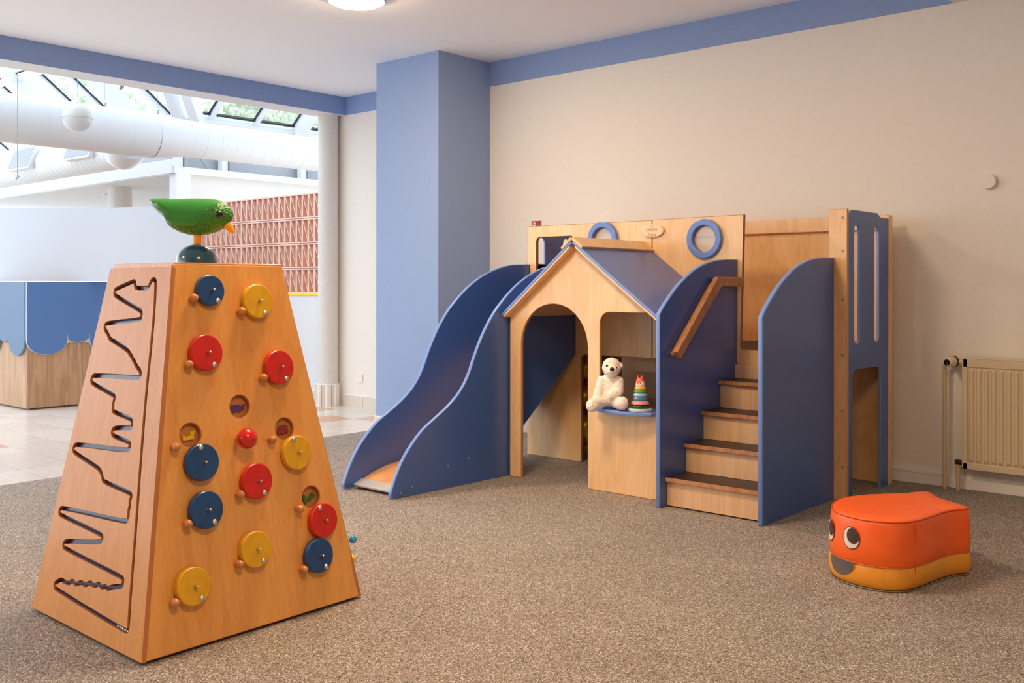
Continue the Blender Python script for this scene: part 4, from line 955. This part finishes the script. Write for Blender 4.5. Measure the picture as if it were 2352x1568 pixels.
# ------------------------------------------------------------------ radiator with valve and pipes
rd = thing('radiator', 'cream ribbed panel radiator on the beige wall at the right edge', 'radiator', (-1.1, 5.86, .13))
RX0, RX1, RY = -1.80, -.45, 5.842
g = G(); g.box(RX0, RX1, RY + .012, RY + .03, .13, .745)
g.box(RX0, RX1, RY + .005, RY + .03, .13, .165); g.box(RX0, RX1, RY + .005, RY + .03, .70, .745); g.box(RX0, RX0 + .022, RY + .005, RY + .03, .13, .745)
x = RX0 + .028
while x < RX1 - .04:
    zt, zb_ = .700, .165
    b = [(x, RY + .014, zb_), (x + .034, RY + .014, zb_), (x + .034, RY + .014, zt), (x, RY + .014, zt)]
    f = [(x + .008, RY, zb_ + .02), (x + .022, RY, zb_ + .02), (x + .022, RY, zt - .02), (x + .008, RY, zt - .02)]
    g.hexa(b, f); x += .0386
g.build('panel', CREAM, rd, bevel=.002)
g = G(); g.box(RX0 - .004, RX1, RY + .004, YW - .03, .745, .752); g.box(RX0 - .006, RX0, RY + .004, YW - .03, .14, .752); g.build('casing', CREAM, rd, bevel=.002)
g = G(); g.box(RX0 + .2, RX0 + .24, RY + .03, YW - .002, .3, .7); g.build('wall_bracket', CREAM, rd)
PIPEP = [(-1.912, 5.885, -.0), (-1.912, 5.885, .3), (-1.912, 5.885, .66), (-1.911, 5.882, .695), (-1.903, 5.876, .718), (-1.885, 5.87, .726), (-1.86, 5.866, .727)]
g = G(); g.tube(PIPEP[:3] + [tuple(p) for p in catmull(PIPEP[3:], 4)], .0105, 14); g.cyl((-1.912, 5.885, .655), (-1.912, 5.885, .661), .0145, n=16); g.build('supply_pipe', mat('beige_pipe_paint', (206, 182, 144), .4), rd, smooth=50)
g = G(); g.cyl((-1.838, 5.885, 0), (-1.838, 5.885, .12), .0105, n=14); g.cyl((-1.838, 5.885, .085), (-1.838, 5.885, .13), .014, n=14); g.cyl((-1.838, 5.885, .128), (-1.838, 5.885, .15), .012, n=6); rp = g.build('return_pipe', MATS['beige_pipe_paint'], rd, smooth=40)
g = G(); g.cyl((-1.845, 5.885, .158), (-1.80, 5.88, .158), .013, n=12); g.box(-1.853, -1.828, 5.872, 5.897, .147, .172); g.build('lockshield_valve', mat('aged_brass', (66, 52, 36), .4, metal=.7), rd)
vd = Vector((-.25, -1, -.05)).normalized(); va = Vector((-1.857, 5.868, .727))
g = G(); g.cyl((-1.86, 5.866, .727), (-1.80, 5.866, .727), .012, n=14); g.build('valve_body', CREAM, rd, smooth=40)
g = G(); g.lathe([(.012, -.005), (.034, -.002), (.034, .012)], tuple(va), 28, tuple(vd)); v0 = g.build('valve_collar', BLACK, rd, smooth=40)
g = G(); rg = []
n = 96
u_ = vd.orthogonal().normalized(); w_ = vd.cross(u_)
for z, r in ((.010, .031), (.016, .032), (.045, .0275), (.064, .023), (.066, .0185)):
    rg.append([va + vd * z + (u_ * math.cos(2 * PI * i / n) + w_ * math.sin(2 * PI * i / n)) * (r - (.0024 if (i // 2) % 2 and .015 < z < .063 else 0)) for i in range(n)])
g.rings(rg); th_ = lab(g.build('thermostat_head', mat('ivory_plastic', (226, 208, 176), .4), rd), 'ribbed ivory thermostat head')
g = G(); g.lathe([(.0185, .0655), (.018, .068), (.0005, .0682)], tuple(va), 28, tuple(vd)); g.build('dial_cap', BLACK, th_, smooth=40)
g = G(); a = va + vd * .0688; g.tube([a, a + (u_ * .3 + w_ * .9).normalized() * .012], .0008, 6); g.build('dial_mark', WHITE, th_)

# ------------------------------------------------------------------ wall fittings
t = thing('wall_sensor', 'small round beige sensor disc high on the beige wall at right', 'sensor', (-1.69, YW, 1.737))
g = G(); g.lathe([(.034, 0), (.034, .006), (.041, .008), (.041, .026), (.039, .029), (.0005, .0295)], (-1.69, YW, 1.737), 36, (0, -1, 0)); g.build('body', WALL, t, smooth=40)
def socket(x, y, z, L, m):
    t = thing('wall_socket', L, 'socket', (x, y, z))
    M = Matrix.Translation((x, y, z)) @ AXM['Y-']
    pl_ = flat([rrect(-.041, .041, -.041, .041, .008), ], .012, .003); pl_.transform(Matrix.Translation(-origin(t)) @ M @ Matrix.Translation((0, 0, .006))); f0 = link('cover_plate', pl_, m, t, 40)
    g = G(); g.lathe([(.021, 0), (.0205, -.004), (.019, -.0045), (.0185, -.0125), (.019, -.0128), (.0222, -.0128), (.0225, -.0115)], (x, y + .0, z), 32, (0, 1, 0), cap=False); g.build('socket_rim', m, f0, smooth=40)
    g = G(); g.lathe([(.0195, -.0118), (.0005, -.0118)], (x, y, z), 32, (0, 1, 0)); w = g.build('socket_well', mat('socket_grey', (176, 172, 164), .5), f0)
    for dx in (-.0095, .0095): g = G(); g.cyl((x + dx, y - .0117, z), (x + dx, y - .0124, z), .0026, n=10); g.build('pin_hole', BLACK, f0)
SOCK = mat('socket_white', (236, 232, 222), .35)
socket(-7.335, YL, .28, 'white wall socket on the pale wall left of the blue pillar', SOCK)
socket(-3.925, YW, .322, 'beige wall socket on the dark wall under the deck behind the stacking toy', mat('socket_beige', (206, 184, 150), .4))
t = thing('extinguisher_sign', 'small red fire extinguisher sign on the wall just above the play structure', 'sign', (-5.003, YW - .003, 1.612))
g = G(); g.box(-5.056, -4.950, YW - .004, YW, 1.556, 1.664); bd = g.build('board', mat('sign_white', (240, 226, 206), .5), t)
g = G(); g.box(-5.0515, -4.9545, YW - .0046, YW - .004, 1.5605, 1.6595); g.build('red_field', mat('sign_red', (170, 52, 58), .45), bd)
PIC = mat('sign_pictogram', (244, 230, 210), .5)
sx, sz = -5.022, 1.61
bodyp = rrect(sx - .015, sx + .015, sz - .042, sz + .022, .012, 5, (0, 0, 1, 1))
g = G(); g.add_mesh(flat([bodyp], .0006), Matrix.Translation((0, YW - .0049, 0)) @ AXM['Y-'], 0)
g.tube([(sx - .012, YW - .0049, sz - .005), (sx - .021, YW - .0049, sz + .012), (sx - .019, YW - .0049, sz + .028), (sx - .008, YW - .0049, sz + .038), (sx + .004, YW - .0049, sz + .036)], .0028, 6)
g.box(sx - .006, sx + .014, YW - .0052, YW - .0046, sz + .030, sz + .038); g.box(sx - .004, sx + .004, YW - .0052, YW - .0046, sz + .02, sz + .042)
for fx, h in ((-4.986, .018), (-4.976, .024), (-4.967, .030)):
    g.prism([(fx - .006, sz - .03), (fx + .006, sz - .03), (fx + .004, sz - .006), (fx - .004, sz + h - .012)], 'y', YW - .0052, YW - .0046)
g.build('pictogram', PIC, bd)
